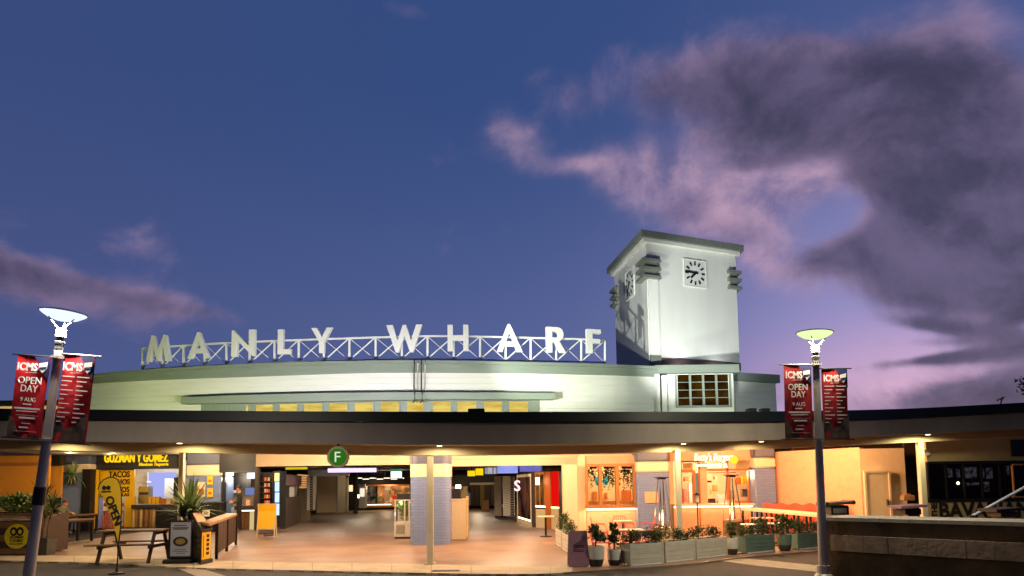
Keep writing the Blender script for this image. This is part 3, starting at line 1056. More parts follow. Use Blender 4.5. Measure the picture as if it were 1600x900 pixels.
# ------------------------------------------------------------------ roof sign
sign = thing('roof_sign', 'white lattice frame along the curved roof carrying large white capital letters', 'sign', (0, 22, 5.4))
TT = [(222, 545), (287, 540), (354, 536.2), (429, 532.8), (506, 530), (587, 527.3), (668, 525.3), (750, 526), (829, 528), (908, 530.2), (946, 532.2)]
TB = [(222, 577.5), (287, 573), (354, 570.2), (429, 567), (506, 564.5), (587, 562), (668, 561), (750, 562), (829, 563.6), (908, 565.3), (946, 566.5)]
sY = lambda px: yw(px) + .12
sp = lambda px, tab, dy=0: at(px, curve(tab, [px])[0] + dy, sY(px))
posts = [223, 254, 287, 320, 354, 390, 429, 467, 506, 546, 587, 628, 668, 709, 750, 790, 829, 869, 908, 945]
b1, b2 = MB(), MB()
for i, px in enumerate(posts):
    MB().bar(sp(px, TB, 1), sp(px, TT), .06, .06, (0, 1, 0)).build('post', 'white_clean', sign)
    if i:
        p0 = posts[i - 1]
        b1.bar(sp(p0, TT), sp(px, TT), .07, .05)
        b2.bar(sp(p0, TB), sp(px, TB), .05, .04)
        for d_, (u, v) in enumerate(((TB, TT), (TT, TB))):
            k = .032 * (d_ * 2 - 1)
            MB().bar(sp(p0, u) + Vector((0, k, 0)), sp(px, v) + Vector((0, k, 0)), .034 if d_ == 0 else .016, .02, (0, 1, 0)).build('brace', 'white_clean', sign)
b1.build('top_rail', 'white_clean', sign)
b2.build('bottom_rail', 'white_clean', sign)
GL = {
    'M': [[(0, 0), (.20, 1), (.31, 1), (.5, .45), (.69, 1), (.80, 1), (1, 0), (.81, 0), (.70, .56), (.54, .02), (.46, .02), (.30, .56), (.19, 0)]],
    'A': [[(0, 0), (.42, 1), (.52, 1), (1, 0), (.77, 0), (.69, .2), (.29, .2), (.22, 0)], [(.36, .37), (.49, .68), (.62, .37)]],
    'N': [[(0, 0), (0, 1), (.10, 1), (.74, .38), (.74, 1), (1, 1), (1, 0), (.90, 0), (.25, .6), (.25, 0)]],
    'L': [[(0, 0), (0, 1), (.42, 1), (.42, .19), (1, .19), (1, 0)]],
    'Y': [[(.38, 0), (.38, .42), (0, 1), (.27, 1), (.51, .63), (.74, 1), (1, 1), (.63, .42), (.63, 0)]],
    'W': [[(0, 1), (.18, 1), (.32, .42), (.46, 1), (.55, 1), (.69, .42), (.83, 1), (1, 1), (.75, 0), (.66, 0), (.505, .58), (.35, 0), (.26, 0)]],
    'H': [[(0, 0), (0, 1), (.25, 1), (.25, .6), (.75, .6), (.75, 1), (1, 1), (1, 0), (.75, 0), (.75, .4), (.25, .4), (.25, 0)]],
    'R': [[(0, 0), (0, 1), (.55, 1), (.72, .97), (.84, .89), (.89, .78), (.89, .66), (.84, .55), (.74, .47), (.66, .44), (1, 0), (.7, 0), (.42, .4), (.3, .4), (.3, 0)],
          [(.3, .82), (.5, .82), (.58, .78), (.6, .7), (.57, .62), (.48, .58), (.3, .58)]],
    'F': [[(0, 0), (0, 1), (1, 1), (1, .82), (.4, .82), (.4, .6), (.95, .6), (.95, .42), (.4, .42), (.4, 0)]],
}
for ch, x0, x1, y0, y1 in (('M', 230, 268, 524, 565), ('A', 295, 329, 519.5, 560), ('N', 363, 399.5, 516, 557), ('L', 435, 456, 515, 553.5), ('Y', 487, 520, 512.5, 551.5),
                           ('W', 604, 660, 508, 550.5), ('H', 699.5, 732, 508, 548.5), ('A', 776, 816, 507, 550), ('R', 853, 883, 511.5, 551), ('F', 916, 938, 515, 552.5)):
    vs, fs = curve_mesh(GL[ch], .5)
    Y0, Y1 = sY(x0) - .14, sY(x1) - .14
    p, q = at(x0, (y0 + y1) / 2, Y0), at(x1, (y0 + y1) / 2, Y1)
    zt0, zb_ = at((x0 + x1) / 2, y0, (Y0 + Y1) / 2).z, at((x0 + x1) / 2, y1, (Y0 + Y1) / 2).z
    dv = Vector((q.x - p.x, q.y - p.y, 0))
    nn = Vector((dv.y, -dv.x, 0)).normalized()
    MB().add([Vector((p.x, p.y, 0)) + dv * v.x + nn * (v.z * .12) + Vector((0, 0, zb_ + (zt0 - zb_) * v.y)) for v in vs], fs).build('letter', 'white_clean', sign)

# ------------------------------------------------------------------ bulkhead, tiled columns
def bz_at(px, py, Y): return at(px, py, Y).z


def tiled_column(px0, px1, Y, base_z, rows_, r=None, flat=False, top=3.4):
    """blue tile, cream band, blue tile"""
    c0, c1 = at(px0, 760, Y), at(px1, 760, Y)
    zc1, zc0 = at((px0 + px1) / 2, rows_[0], Y).z, at((px0 + px1) / 2, rows_[1], Y).z
    w = c1.x - c0.x
    def shape(b, z0, z1, grow):
        if flat: return b.bbox(c0.x - grow, c1.x + grow, Y - grow, Y + max(w, .5), z0, z1, .05)
        rr = w / 2 + grow
        k = rr * .45
        pts = []
        for sx_, sy_, a0 in ((1, 1, 0), (-1, 1, 90), (-1, -1, 180), (1, -1, 270)):
            for j in range(5):
                a = R(a0 + j * 22.5)
                pts.append((c0.x + w / 2 + sx_ * (rr - k) + k * math.cos(a), Y + w / 2 + sy_ * (rr - k) + k * math.sin(a)))
        return b.prism(pts, z0, z1)
    col = shape(MB(), base_z, zc0, 0).build('tiled_column', 'tile', wharf, smooth=True)
    shape(MB(), zc0 + .001, zc1, .006).build('cream_band', 'cream_tile', col, smooth=True)
    shape(MB(), zc1 + .001, top, .001).build('column_head', 'tile_dark', col, smooth=True)
    return col


tiled_column(639.5, 702, 21.7, 0, (725, 745))
tiled_column(290, 345, 30.2, 0, (726, 744), flat=True)
tiled_column(95, 139, 31.2, 0, (725, 739), flat=True)
tiled_column(996, 1046, 24.4, 0, (721, 738), flat=True)
tiled_column(1180, 1214, 25.0, 0, (715, 731), flat=True)
# patches of worn plaster and posters on the columns
q = at(1018, 778, 24.38)
MB().bbox(q.x - .22, q.x + .22, q.y - .02, q.y + .02, q.z - .16, q.z + .2, .005).build('notice', 'peach_wall', wharf)
wb_ = MB()
for px0, px1, py0, py1 in ((400, 640, 711, 727.5), (702, 996, 708, 727)):
    pane_box(px0, px1, py0 - 14, py1, 26.0, .35).build('bulkhead', 'cream', wharf)
put('bulkhead_rib', 'cream', wharf, 402, 638, 716.5, 718, 25.96, .03)
put('bulkhead_rib', 'cream', wharf, 703, 994, 714.5, 716, 25.96, .03)

# ------------------------------------------------------------------ left end: orange blind and its planter
lw = thing('blind_wall', 'plain orange blind wall closing the left end under the canopy', 'wall', (-18, 31, 0))
put('blind', 'orange_wall', lw, -60, 76, 712, 800, 29.5, .1)
put('top_rail', 'wood_honey', lw, -60, 77, 723, 728, 29.46, .03)
put('housing', 'dark', lw, 76, 94.5, 706, 727, 29.8, .4)
put('end_panel', 'orange_wall', lw, 76.2, 96, 728, 778, 30.6, .1)
put('head_panel', 'cream', lw, -60, 96, 690, 711, 29.9, .2)
lp = at(40, 705, 25)
lamp('SPOT', (-17.5, 25.5, 3.3), 420, (1, .62, .2), target=(-18.5, 29.5, 1.2), size=.2, spot=125)

# ------------------------------------------------------------------ taco shop
YG = 32.0
taco = thing('taco_shop', 'yellow and black taco shop front with lit kitchen and slatted counter', 'shop', (-15, YG, 0))
sb = put('sign_board', 'dark', taco, 139.5, 278, 700, 733, YG - .3, .3)
for j in range(4):
    put('plank', 'charcoal' if j % 2 else 'dark', sb, 140, 277.5, 706 + j * 6.6, 706 + j * 6.6 + 6.2, YG - .33, .025)
c = at(213, 715, YG - .36)
words('GUZMAN Y GOMEZ', glow_mat('sign_yellow', (255, 204, 20), 1.15), taco, c, at(263, 715, YG - .36).x - at(163, 715, YG - .36).x, .40, depth=.05, bold=.03)
c = at(240, 726, YG - .36)
words('Mexican Taqueria', bpy.data.materials['sign_yellow'], taco, c, at(263, 726, YG - .36).x - at(217, 726, YG - .36).x, .17, depth=.04, shear=.2, bold=.02)
put('folding_door', 'dark', taco, 127, 140, 733, 830, YG - .9, .7)
put('door_leaf', 'yellow', taco, 140.5, 152.5, 734, 826, YG - .5, .06)
put('header_panel', 'yellow', taco, 153, 209, 733.2, 776, YG, .12)
put('door_post', 'yellow', taco, 195.5, 209.3, 776, 823.5, YG - .01, .14)
for w_, y, h, x0, x1 in (('TACOS', 741, .27, 170, 203), ('NACHOS', 753, .24, 163, 203), ('BURRITOS', 765, .25, 158, 202), ('QUESADILLAS', 773.5, .17, 156, 202)):
    a, b_ = at(x0, y, YG - .02), at(x1, y, YG - .02)
    words(w_, 'ink', taco, (a + b_) / 2, b_.x - a.x, h, depth=.02, bold=.025)
# the room behind
put('back_wall', mat('kitchen_wall', (226, 214, 196), .5), taco, 150, 290, 700, 826, YG + 3.2, .1)
put('side_wall', 'cream', taco, 150, 151.5, 733, 826, YG + .2, 3)
put('cool_panel', glow_mat('cool_panel', (176, 184, 255), .9), taco, 231, 273, 738, 778, YG + 2.6, .08)
put('cool_panel_frame', 'white_metal', taco, 229.5, 231, 738, 790, YG + 2.55, .1)
put('cold_store', 'white_metal', taco, 257, 272, 748, 790, YG + 2.0, .3)
put('dark_hatch', 'charcoal', taco, 271, 280, 746, 785, YG + 1.4, .3)
put('drinks_machine', 'steel', taco, 216, 232, 760, 787, YG + .8, .4)
put('machine_head', 'charcoal', taco, 217, 231, 769, 773, YG + .76, .05)
put('shelf', 'white_metal', taco, 209, 230, 752, 754, YG + 1.2, .4)
for px in (232, 238, 244):
    put('yellow_box', 'yellow', taco, px, px + 4.5, 776, 787, YG + .7, .2)
put('kitchen_ceiling', 'white_clean', taco, 150, 290, 706, 708, YG + .2, 3)
for px0, px1, m_ in ((251, 259, 'wood_orange'), (260, 266, 'cream'), (266, 273, 'wood_honey')):
    put('food_tray', m_, taco, px0, px1, 779, 788, YG - .3, .4)
lamp('POINT', at(245, 728, YG + 1.4), 130, (1, .9, .74), size=.3)
lamp('POINT', at(172, 760, YG + 1.4), 70, (1, .68, .34), size=.3)
ct = put('counter', 'wood_dark', taco, 206, 280, 795, 824, YG - .5, .7)
put('counter_top', 'charcoal', ct, 205, 281, 788.5, 794.6, YG - .62, .9)
sx_ = 206.5
for j, m_ in enumerate(('slat1', 'slat3', 'slat2', 'slat1', 'slat2', 'slat3', 'slat2', 'slat3', 'slat1', 'slat2')):
    put('slat', m_, ct, sx_, sx_ + 3.7, 795.3, 823.6, YG - .53 - .012 * (j % 2), .025)
    sx_ += 4.0
put('cold_cabinet', 'black', taco, 243, 276, 798, 838, YG - 1.6, .9)
for i, px in enumerate((158, 166, 174, 184)):
    p = at(px, 815, YG + .6)
    st = thing('bar_stool', 'red bar stool in the lit doorway of the taco shop, number-plain twin', 'stool', (p.x, p.y, 0), group='red stools in the taco shop doorway')
    st['label'] = ('red bar stool at the left jamb of the yellow doorway', 'red bar stool second from the left jamb of the yellow doorway',
                   'red bar stool behind the flag in the yellow doorway', 'red bar stool beside the yellow post of the doorway')[i]
    MB().bbox(-.17, .17, -.17, .17, .72, .76, .01).build('seat', M['red_seat'], st, world=False)
    for sx2 in (-1, 1):
        for sy2 in (-1, 1): MB().bar((sx2 * .14, sy2 * .14, .72), (sx2 * .19, sy2 * .19, 0), .03).build('leg', 'red_seat', st, world=False)
    MB().bar((-.17, -.17, .3), (.17, -.17, .3), .02).bar((-.17, .17, .3), (.17, .17, .3), .02).build('foot_rail', 'red_seat', st, world=False)
    b = MB().bbox(-.17, .17, .15, .18, .95, 1.1, .01)
    b.build('backrest', 'red_seat', st, world=False)

# posters and black cabinet on the column right of the taco counter
for px0, px1, py0, py1, m_, lab in ((308, 320.5, 753, 776, 'cream_tile', 'cream menu poster with an orange dish on the blue tiled column'),
                                    (323.5, 332.5, 744, 757, 'yellow', 'upper small yellow poster on the blue tiled column'),
                                    (323.5, 332.5, 763, 776.5, 'yellow', 'lower small yellow poster on the blue tiled column')):
    p = thing('poster', lab, 'poster', tuple(at((px0 + px1) / 2, py1, 30.14)))
    put('sheet', m_, p, px0, px1, py0, py1, 30.13, .02)
    put('picture', 'wood_orange', p, px0 + 2, px1 - 2, (py0 + py1) / 2 - 1, py1 - 4, 30.122, .006)
cab = thing('side_cabinet', 'black cabinet against the blue tiled column with a small white notice', 'cabinet', (at(327, 800, 29).x, 29, 0))
put('body', 'black', cab, 313, 341, 787, 835, 29.0, .8)
put('top', 'charcoal', cab, 312, 342, 785, 787, 28.96, .9)
put('notice', 'white_ink', cab, 316, 327.5, 797, 807, 28.98, .015)
put('notice_print', 'pub_wall', cab, 318, 325.5, 799.5, 804, 28.975, .004)

# ------------------------------------------------------------------ snack kiosk
YK = 30.4
kio = thing('snack_kiosk', 'small dark framed kiosk with lit counter, menu screens and bare black header', 'kiosk', (-12, YK, 0))
put('header', 'dark', kio, 343, 400.5, 698, 737, YK - .3, .5)
put('header_trim', 'charcoal', kio, 343, 400.5, 735, 738, YK - .34, .1)
put('door_frame', 'dark', kio, 346, 350.5, 738, 836, YK - .2, .15)
put('door_frame', 'wood_dark', kio, 397.5, 402.5, 727, 838, YK - .6, .3)
put('back_wall', 'cream', kio, 349, 399, 738, 832, YK + 2.6, .1)
put('white_panel', glow_mat('menu_panel', (226, 226, 224), .8), kio, 351, 369, 750, 770, YK + 2.4, .05)
put('shelf', 'steel', kio, 351, 369, 771, 773, YK + 2.2, .3)
mb_ = put('menu_screen', 'black', kio, 356, 392, 739, 766, YK + 1.6, .06)
put('screen_picture', glow_mat('screen_blue', (116, 132, 190), .9), kio, 383, 396.5, 762, 773, YK + .9, .05)
put('light_panel', glow_mat('light_panel', (236, 240, 255), 1.6), kio, 386, 397.5, 738.5, 748, YK + 1.2, .04)
put('coffee_machine', 'steel', kio, 379, 396, 778, 791, YK + .3, .4)
put('jar', 'peach_wall', kio, 384, 390, 781, 790.5, YK + .2, .1)
put('prep_bench', 'white_metal', kio, 350, 362, 793, 833, YK + 1.0, .5)
kc = put('counter', 'wood_dark', kio, 373, 397, 797, 832, YK - .1, .5)
put('counter_top', 'charcoal', kc, 366, 397.3, 790.5, 796.8, YK - .25, .8)
for px in (375, 382.5):
    put('slat', 'slat2', kc, px, px + 6.8, 799.5, 831, YK - .13, .025)
put('led_strip', 'led', kc, 374, 397, 797.2, 798.6, YK - .16, .03)
put('lit_panel', glow_mat('counter_glow', (236, 206, 140), .8), kc, 390, 397, 799.5, 831, YK - .13, .03)
lamp('POINT', at(368, 745, YK + .8), 90, (1, .84, .62), size=.2)
lamp('POINT', at(360, 742, YK - 1.2), 40, (1, .84, .6), size=.2)

# ------------------------------------------------------------------ concourse, left row of units
def unit(name, label, cat, px, Y, group=None): return thing(name, label, cat, (at(px, 800, Y).x, Y, 0), group=group)


ceil_ = structure(MB().box(-24, 14, 34, 70, 3.02, 3.1).build('concourse_ceiling', 'dark_ceiling'))
bw_ = MB().box(-40, 14, 60, 60.2, -.01, 3.6).box(-40, -15.5, 36.5, 36.7, -.01, 3.6)
structure(bw_.build('concourse_back_wall', 'charcoal'))
structure(MB().box(14.2, 14.4, 30, 60, -.01, 3.6).box(6, 32, 29.8, 30, -.01, 3.6).box(-40, -39.8, 16, 37, -.01, 3.6).build('concourse_side_wall', 'brown_dark'))
cbm = MB()
for Y in (36, 40, 44, 48, 52): cbm.box(-14, 9, Y, Y + .25, 2.86, 3.018)
cbm.build('ceiling_beam', 'charcoal', ceil_)
pipes = MB()
for x, y0, y1 in ((-9.5, 34.5, 58), (-7.2, 35, 58), (-4.4, 34.6, 57), (-1.2, 34.6, 58), (1.6, 35, 56), (4.2, 34.6, 57)): pipes.tube([(x, y0, 2.78), (x + .3, y1, 2.78)], .06, 7)
for y in (38.5, 43, 47.5): pipes.tube([(-13, y, 2.7), (8, y + .3, 2.7)], .04, 6)
pipes.build('service_pipe', 'steel', ceil_)
u = unit('drinks_shelf', 'dark shelf unit of lit bottles just inside the kiosk doorway', 'shelf', 415, 29)
put('carcass', 'dark', u, 403, 425, 738, 826, 28.6, .1)
put('frame', 'charcoal', u, 402.6, 405, 738, 828, 28.3, .3)
for j in range(5):
    y = 744 + j * 9
    put('shelf', 'wood_dark', u, 406, 424, y + 7.6, y + 8.6, 28.35, .2)
    for k in range(3):
        put('bottle', ('pink', 'wood_orange', 'shutter', 'red_seat', 'beige')[(j * 2 + k) % 5], u, 413 + k * 3, 415 + k * 3, y + 2, y + 7.5, 28.4, .06)
u = unit('drinks_fridge', 'narrow glowing drinks fridge with a yellow head and pale blue shelves', 'fridge', 431, 28.4)
put('body', 'black', u, 425.5, 438, 736, 824, 28.2, .7)
put('yellow_head', glow_mat('fridge_head', (255, 226, 140), 1.8), u, 429, 436, 739, 752, 28.17, .03)
for y0, y1 in ((753, 768), (769.5, 785), (787, 805)):
    put('lit_shelf', glow_mat('fridge_glow', (176, 204, 255), 1.7) if y0 == 753 else bpy.data.materials['fridge_glow'], u, 429.5, 436, y0, y1, 28.17, .03)
u = unit('dark_stall', 'dark brown closed stall with plum upper panel and two small openings', 'stall', 450, 29)
a, b_ = gr(437, 827), gr(463.5, 816.5)
MB().wall(a, b_, 0, bz_at(450, 776.5, (a.y + b_.y) / 2), .2).build('lower_panel', 'wood_dark', u)
za, zb_ = bz_at(437, 741, a.y), bz_at(463, 742, b_.y)
zl = bz_at(450, 776.5, (a.y + b_.y) / 2)
MB().wall(a + Vector((.003, 0, 0)), b_, zl + .5, za, .2).build('upper_panel', 'plum_wall', u)
for t0, t1, m_ in ((0, .16, 'olive'), (.36, .66, 'shutter'), (.9, 1, 'wood_dark')):
    MB().wall(a + (b_ - a) * t0 + Vector((0, .02, 0)), a + (b_ - a) * t1 + Vector((0, .02, 0)), zl + .001, zl + .499, .1).build('opening', m_, u)
MB().wall(a + Vector((0, .22, 0)), b_ + Vector((0, .22, 0)), 0, za, .05).build('backing', 'black', u)
u = unit('olive_screen', 'olive panel screen with an amber slatted head', 'screen', 470, 32)
a2, b2_ = gr(463.5, 816.5), gr(478.5, 812)
MB().wall(a2, b2_, 0, bz_at(470, 763, (a2.y + b2_.y) / 2), .2).build('lower_panel', 'olive', u)
zl = bz_at(470, 763, (a2.y + b2_.y) / 2)
zh = bz_at(470, 741, (a2.y + b2_.y) / 2)
amber = glow_mat('amber_slat', (240, 168, 100), .75)
for j in range(6):
    MB().wall(a2, b2_, zl + .01 + (zh - zl) * j / 6, zl + (zh - zl) * (j + .8) / 6, .08).build('slat', amber, u)


def shutter(name, label, px0, px1, py0, py1, Y, n, slot=None, m_='shutter'):
    u = unit(name, label, 'shutter', (px0 + px1) / 2, Y)
    for j in range(n):
        y0 = py0 + (py1 - py0) * j / n
        put('slat', m_, u, px0, px1, y0 + .15, y0 + (py1 - py0) / n - .25, Y + .01 * (j % 2), .03)
        if slot: put('slot', 'charcoal', u, slot[0], slot[1], y0 + .5, y0 + (py1 - py0) / n - .6, Y - .006, .005)
    put('frame', 'steel', u, px0 - 1.2, px0 - .1, py0, py1, Y - .03, .08)
    put('frame', 'steel', u, px1 + .1, px1 + 1.2, py0, py1, Y - .03, .08)
    put('backing', 'charcoal', u, px0, px1, py0, py1, Y + .05, .05)
    return u


shutter('roller_shutter', 'white roller shutter with a column of dark slots left of the beige cabinet', 480, 492.5, 744, 797.5, 35.5, 14, (484, 489))
u = unit('kiosk_cabinet', 'tall beige closed kiosk box with a grey shuttered side', 'kiosk', 510, 39)
Yc = gr(510, 802).y
put('front_panel', 'beige', u, 495, 525, 744.5, 802, Yc, .08)
b0 = at(525, 800, Yc)
b1_ = at(538.5, 800, Yc + 2.4)
zt_ = bz_at(525, 744.5, Yc)
MB().wall(b0 + Vector((.004, .004, 0)), b1_, 0, zt_, -.08).build('side_panel', 'grey_wall', u)
for j in range(9):
    z = zt_ * (j + .5) / 9
    MB().wall(b0 + Vector((.03, -.01, 0)), b1_ + Vector((.02, -.02, 0)), z, z + zt_ / 9 - .03, -.02).build('slat', 'shutter', u)
put('head', 'steel', u, 481, 545, 731, 744, Yc - .1, .3)
put('corner_post', 'shutter', u, 538.5, 543.5, 746, 799.5, Yc + 2.2, .2)
put('skirting', 'charcoal', u, 495, 525, 801, 802.6, Yc - .02, .02)
u = unit('round_post', 'dark slim column beyond the beige kiosk box', 'column', 556, 46)
p = at(556, 780, 46)
MB().lathe([(.12, 0), (.12, 3)], (p.x, p.y, 0), 14).build('shaft', 'dark', u)
MB().lathe([(.15, 0), (.15, .12)], (p.x, p.y, 0), 14).build('collar', 'charcoal', u)


def bin_(label, px0, px1, py0, pyb):
    Y = gr((px0 + px1) / 2, pyb).y
    u = unit('litter_bin', label, 'bin', (px0 + px1) / 2, Y)
    x0, x1, z1 = at(px0, 790, Y).x, at(px1, 790, Y).x, bz_at((px0 + px1) / 2, py0, Y)
    MB().bbox(x0, x1, Y, Y + (x1 - x0), .03, z1 * .86, .04).build('body', 'black', u)
    MB().bbox(x0 - .02, x1 + .02, Y - .02, Y + (x1 - x0) + .02, z1 * .87, z1, .05).build('lid', 'charcoal', u)
    return u, Y, x0, x1, z1


bin_('small black bin standing against the slim dark column', 550.5, 560, 777, 793.5)
u, Y, x0, x1, z1 = bin_('large black wheelie bin with a white sticker by the roller shutter', 772.5, 790, 781, 808.5)
MB().box(x0 + (x1 - x0) * .55, x0 + (x1 - x0) * .86, Y - .012, Y - .002, z1 * .6, z1 * .76).build('sticker', 'white_ink', u)
YB = 52.0
u = unit('far_cafe', 'dark mirrored cafe counter glowing at the back of the concourse', 'cafe', 575, YB)
put('back_wall', 'charcoal', u, 544, 590, 745, 795, YB + .5, .1)
put('display', glow_mat('display_dark', (110, 92, 70), .8, (16, 14, 12), 3), u, 566, 586, 760, 786, YB, .1)
put('fascia', 'wood_orange', u, 558, 640, 757, 759.5, YB - .2, .1)
put('bright_poster', glow_mat('poster_warm', (255, 226, 170), 1.2), u, 545, 551, 758, 768, YB - .1, .05)
put('counter', 'wood_honey', u, 560, 612, 789, 793, YB - .4, .3)
put('led_strip', 'led', u, 561, 611, 788, 789, YB - .45, .05)
put('globe', 'glow_warm', u, 558.5, 562, 773, 778, YB - .6, .15)
u2_ = unit('far_kiosk', 'bright pale ticket kiosk window between the slim column and the far cafe', 'kiosk', 565, 48)
put('body', 'shutter', u2_, 561, 571, 760, 794, 48, .6)
put('window', glow_mat('kiosk_window', (255, 240, 214), 1.0), u2_, 562.5, 569.5, 763, 776, 47.97, .02)
put('sign', 'tile', u2_, 561, 571, 756.5, 760, 47.96, .06)
u = unit('far_grocer', 'warm lit shop with coloured goods at the back of the concourse', 'shop', 610, YB + 1)
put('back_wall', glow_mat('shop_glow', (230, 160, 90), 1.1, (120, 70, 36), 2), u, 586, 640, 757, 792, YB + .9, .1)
for k, (x0, x1, y0, y1, m_) in enumerate(((588, 595, 760, 772, 'peach_wall'), (601, 609, 758, 765, 'cream_tile'), (600, 608, 766, 783, 'grey_wall'), (597, 603, 772, 778, 'red_seat'),
                                          (590, 596, 775, 781, 'leaf_pale'), (611, 616, 767, 778, 'wood_orange'), (613, 619, 775, 780, 'red'), (605, 612, 785, 789, 'wood_honey'), (590, 600, 783, 788, 'olive'))):
    put('goods', m_, u, x0, x1, y0, y1, YB + .5 - .02 * k, .2)
lamp('POINT', at(605, 758, YB - .8), 90, (1, .72, .4), size=.3)
put('dark_header', 'roof_edge', u, 544, 640, 748, 756.8, YB - 1.2, .3)
lamp('POINT', at(575, 752, YB - 3), 40, (1, .72, .4), size=.3)


def hanging(name, label, cat, px0, px1, py0, py1, Y, m_, depth=.12, frame='black'):
    u = thing(name, label, cat, tuple(at((px0 + px1) / 2, py1, Y)))
    put('face', m_, u, px0, px1, py0, py1, Y, .03)
    pane_box(px0 - .6, px1 + .6, py0 - .6, py1 + .6, Y + .031, depth).build('casing', frame, u)
    p = at((px0 + px1) / 2, py0, Y)
    MB().bar((p.x, Y + .08, p.z + .01), (p.x, Y + .08, 3.05), .04).build('hanger', 'black', u)
    return u


hanging('hanging_sign', 'long lit strip sign fading from pale blue to pink behind the round green sign', 'sign', 512, 588, 731.5, 738, 33.5, glow_mat('strip_sign', (206, 220, 255), 1.5, (255, 170, 225), .35))
hanging('hanging_sign', 'thin yellow lit strip sign above the dark stall', 'sign', 446, 480, 730, 733.5, 33, glow_mat('yellow_strip', (220, 196, 20), .9))
hanging('hanging_screen', 'lit white screen with a green head under the concourse ceiling', 'screen', 610.5, 627.5, 736.5, 747, 40, glow_mat('white_screen', (240, 244, 246), 1.6))
put('green_head', glow_mat('green_head', (60, 150, 96), .8), [o for o in S.objects if o.get('label', '').startswith('lit white screen')][0], 610.5, 627.5, 733, 736.3, 39.99, .03)
hanging('hanging_screen', 'switched off black screen left of the lit white one', 'screen', 585, 601, 736, 746, 40.5, 'glass_dark')
hanging('hanging_sign', 'yellow box sign lower and left of its twin', 'sign', 730.5, 742.5, 735.5, 744, 38, glow_mat('yellow_box', (250, 210, 20), 1.1))
hanging('hanging_sign', 'yellow box sign higher and right of its twin', 'sign', 743, 755, 732, 742.5, 37, bpy.data.materials['yellow_box'])
hanging('hanging_sign', 'silver ribbed sign between the yellow boxes and the blue fascia', 'sign', 757.5, 776, 730.5, 740.5, 37, glow_mat('silver_sign', (214, 210, 222), .9, (100, 96, 108), 2.2, (6, 1, .2)))
for k in range(7):
    x = 560 + k * 11
    q = at(x, 747 + (k % 2) * 1.5, 47)
    hl_ = thing('ceiling_lamp', '', 'lamp', tuple(q), group='small white strips on the dark concourse ceiling')
    hl_['label'] = ('leftmost', 'second from left', 'third from left', 'middle', 'third from right', 'second from right', 'rightmost')[k] + ' of the seven small white strip lights at the back of the concourse'
    MB().box(q.x - .18, q.x + .18, 47, 47.3, q.z - .02, q.z + .02).build('tube', 'strip_dim', hl_)
    MB().bar((q.x, 47.15, q.z + .02), (q.x, 47.15, 3.05), .03).build('hanger', 'black', hl_)

# display cabinet left of the column and beige counter right of it
Yd = gr(628, 842).y
u = unit('display_cabinet', 'white display cabinet with a glass front full of plants left of the blue column', 'cabinet', 628, Yd)
x0, x1, z1 = at(615.5, 800, Yd).x, at(641, 800, Yd).x, bz_at(628, 781, Yd)
zg0 = bz_at(628, 815, Yd)
MB().bbox(x0, x1, Yd, Yd + .8, .06, zg0, .012).build('base', 'shutter', u)
put('door', 'grey_wall', u, 619, 632, 820, 834, Yd - .02, .02)
MB().box(x0 + .015, x1 - .015, Yd + .7, Yd + .78, zg0 + .002, z1 - .03).build('back', 'shutter', u)
MB().bbox(x0, x1, Yd, Yd + .8, z1 - .03, z1, .01).build('top', 'shutter', u)
for a in (x0 + .02, x1 - .06, x0 + (x1 - x0) * .62): MB().bbox(a, a + .04, Yd, Yd + .05, zg0 + .001, z1 - .031, .006).build('corner_post', 'shutter', u)
MB().box(x0 + .06, x1 - .06, Yd + .02, Yd + .026, zg0 + .01, z1 - .035).build('glass', 'glass', u)
MB().leaves(((x0 + x1) / 2, Yd + .35, (zg0 + z1) / 2), ((x1 - x0) * .4, .25, (z1 - zg0) * .42), 260, .13, 5).build('foliage', 'leaf_pale', u, kind='stuff')
MB().box(x0 + .02, x1 - .02, Yd + .03, Yd + .77, 0, .06).build('plinth', 'charcoal', u)
lamp('POINT', ((x0 + x1) / 2 - .1, Yd + .3, z1 - .12), 9, (.95, 1, .9), size=.05)
put('black_cloth', 'black', u, 620, 641, 771.5, 780.8, Yd + .2, .5)
put('led_edge', glow_mat('cool_edge', (230, 240, 255), 1.4), u, 616.5, 618, 800, 806, Yd - .012, .008)
Ye = gr(716, 844).y
u = unit('beige_counter', 'beige boxed counter standing right behind the blue column', 'counter', 716, Ye)
put('front', 'beige', u, 702.5, 728, 781, 843, Ye, .9)
put('top', 'cream_tile', u, 702, 729.5, 779.6, 781, Ye - .03, .96)
x0 = at(728.02, 800, Ye).x
MB().box(x0 + .001, x0 + .03, Ye + .01, Ye + .9, .05, 1.36).build('end_panel', 'slat1', u)
put('plinth', 'wood_dark', u, 703, 728, 843, 844.6, Ye + .02, .5)
u2 = unit('black_box', 'black equipment box on top of the beige counter', 'box', 711, Ye)
u2.location = tuple(at(711, 780, Ye + .15))
put('body', 'black', u2, 702.8, 719, 765.5, 779.5, Ye + .15, .5)
put('lid', 'charcoal', u2, 702.5, 719.4, 764, 765.4, Ye + .13, .54)
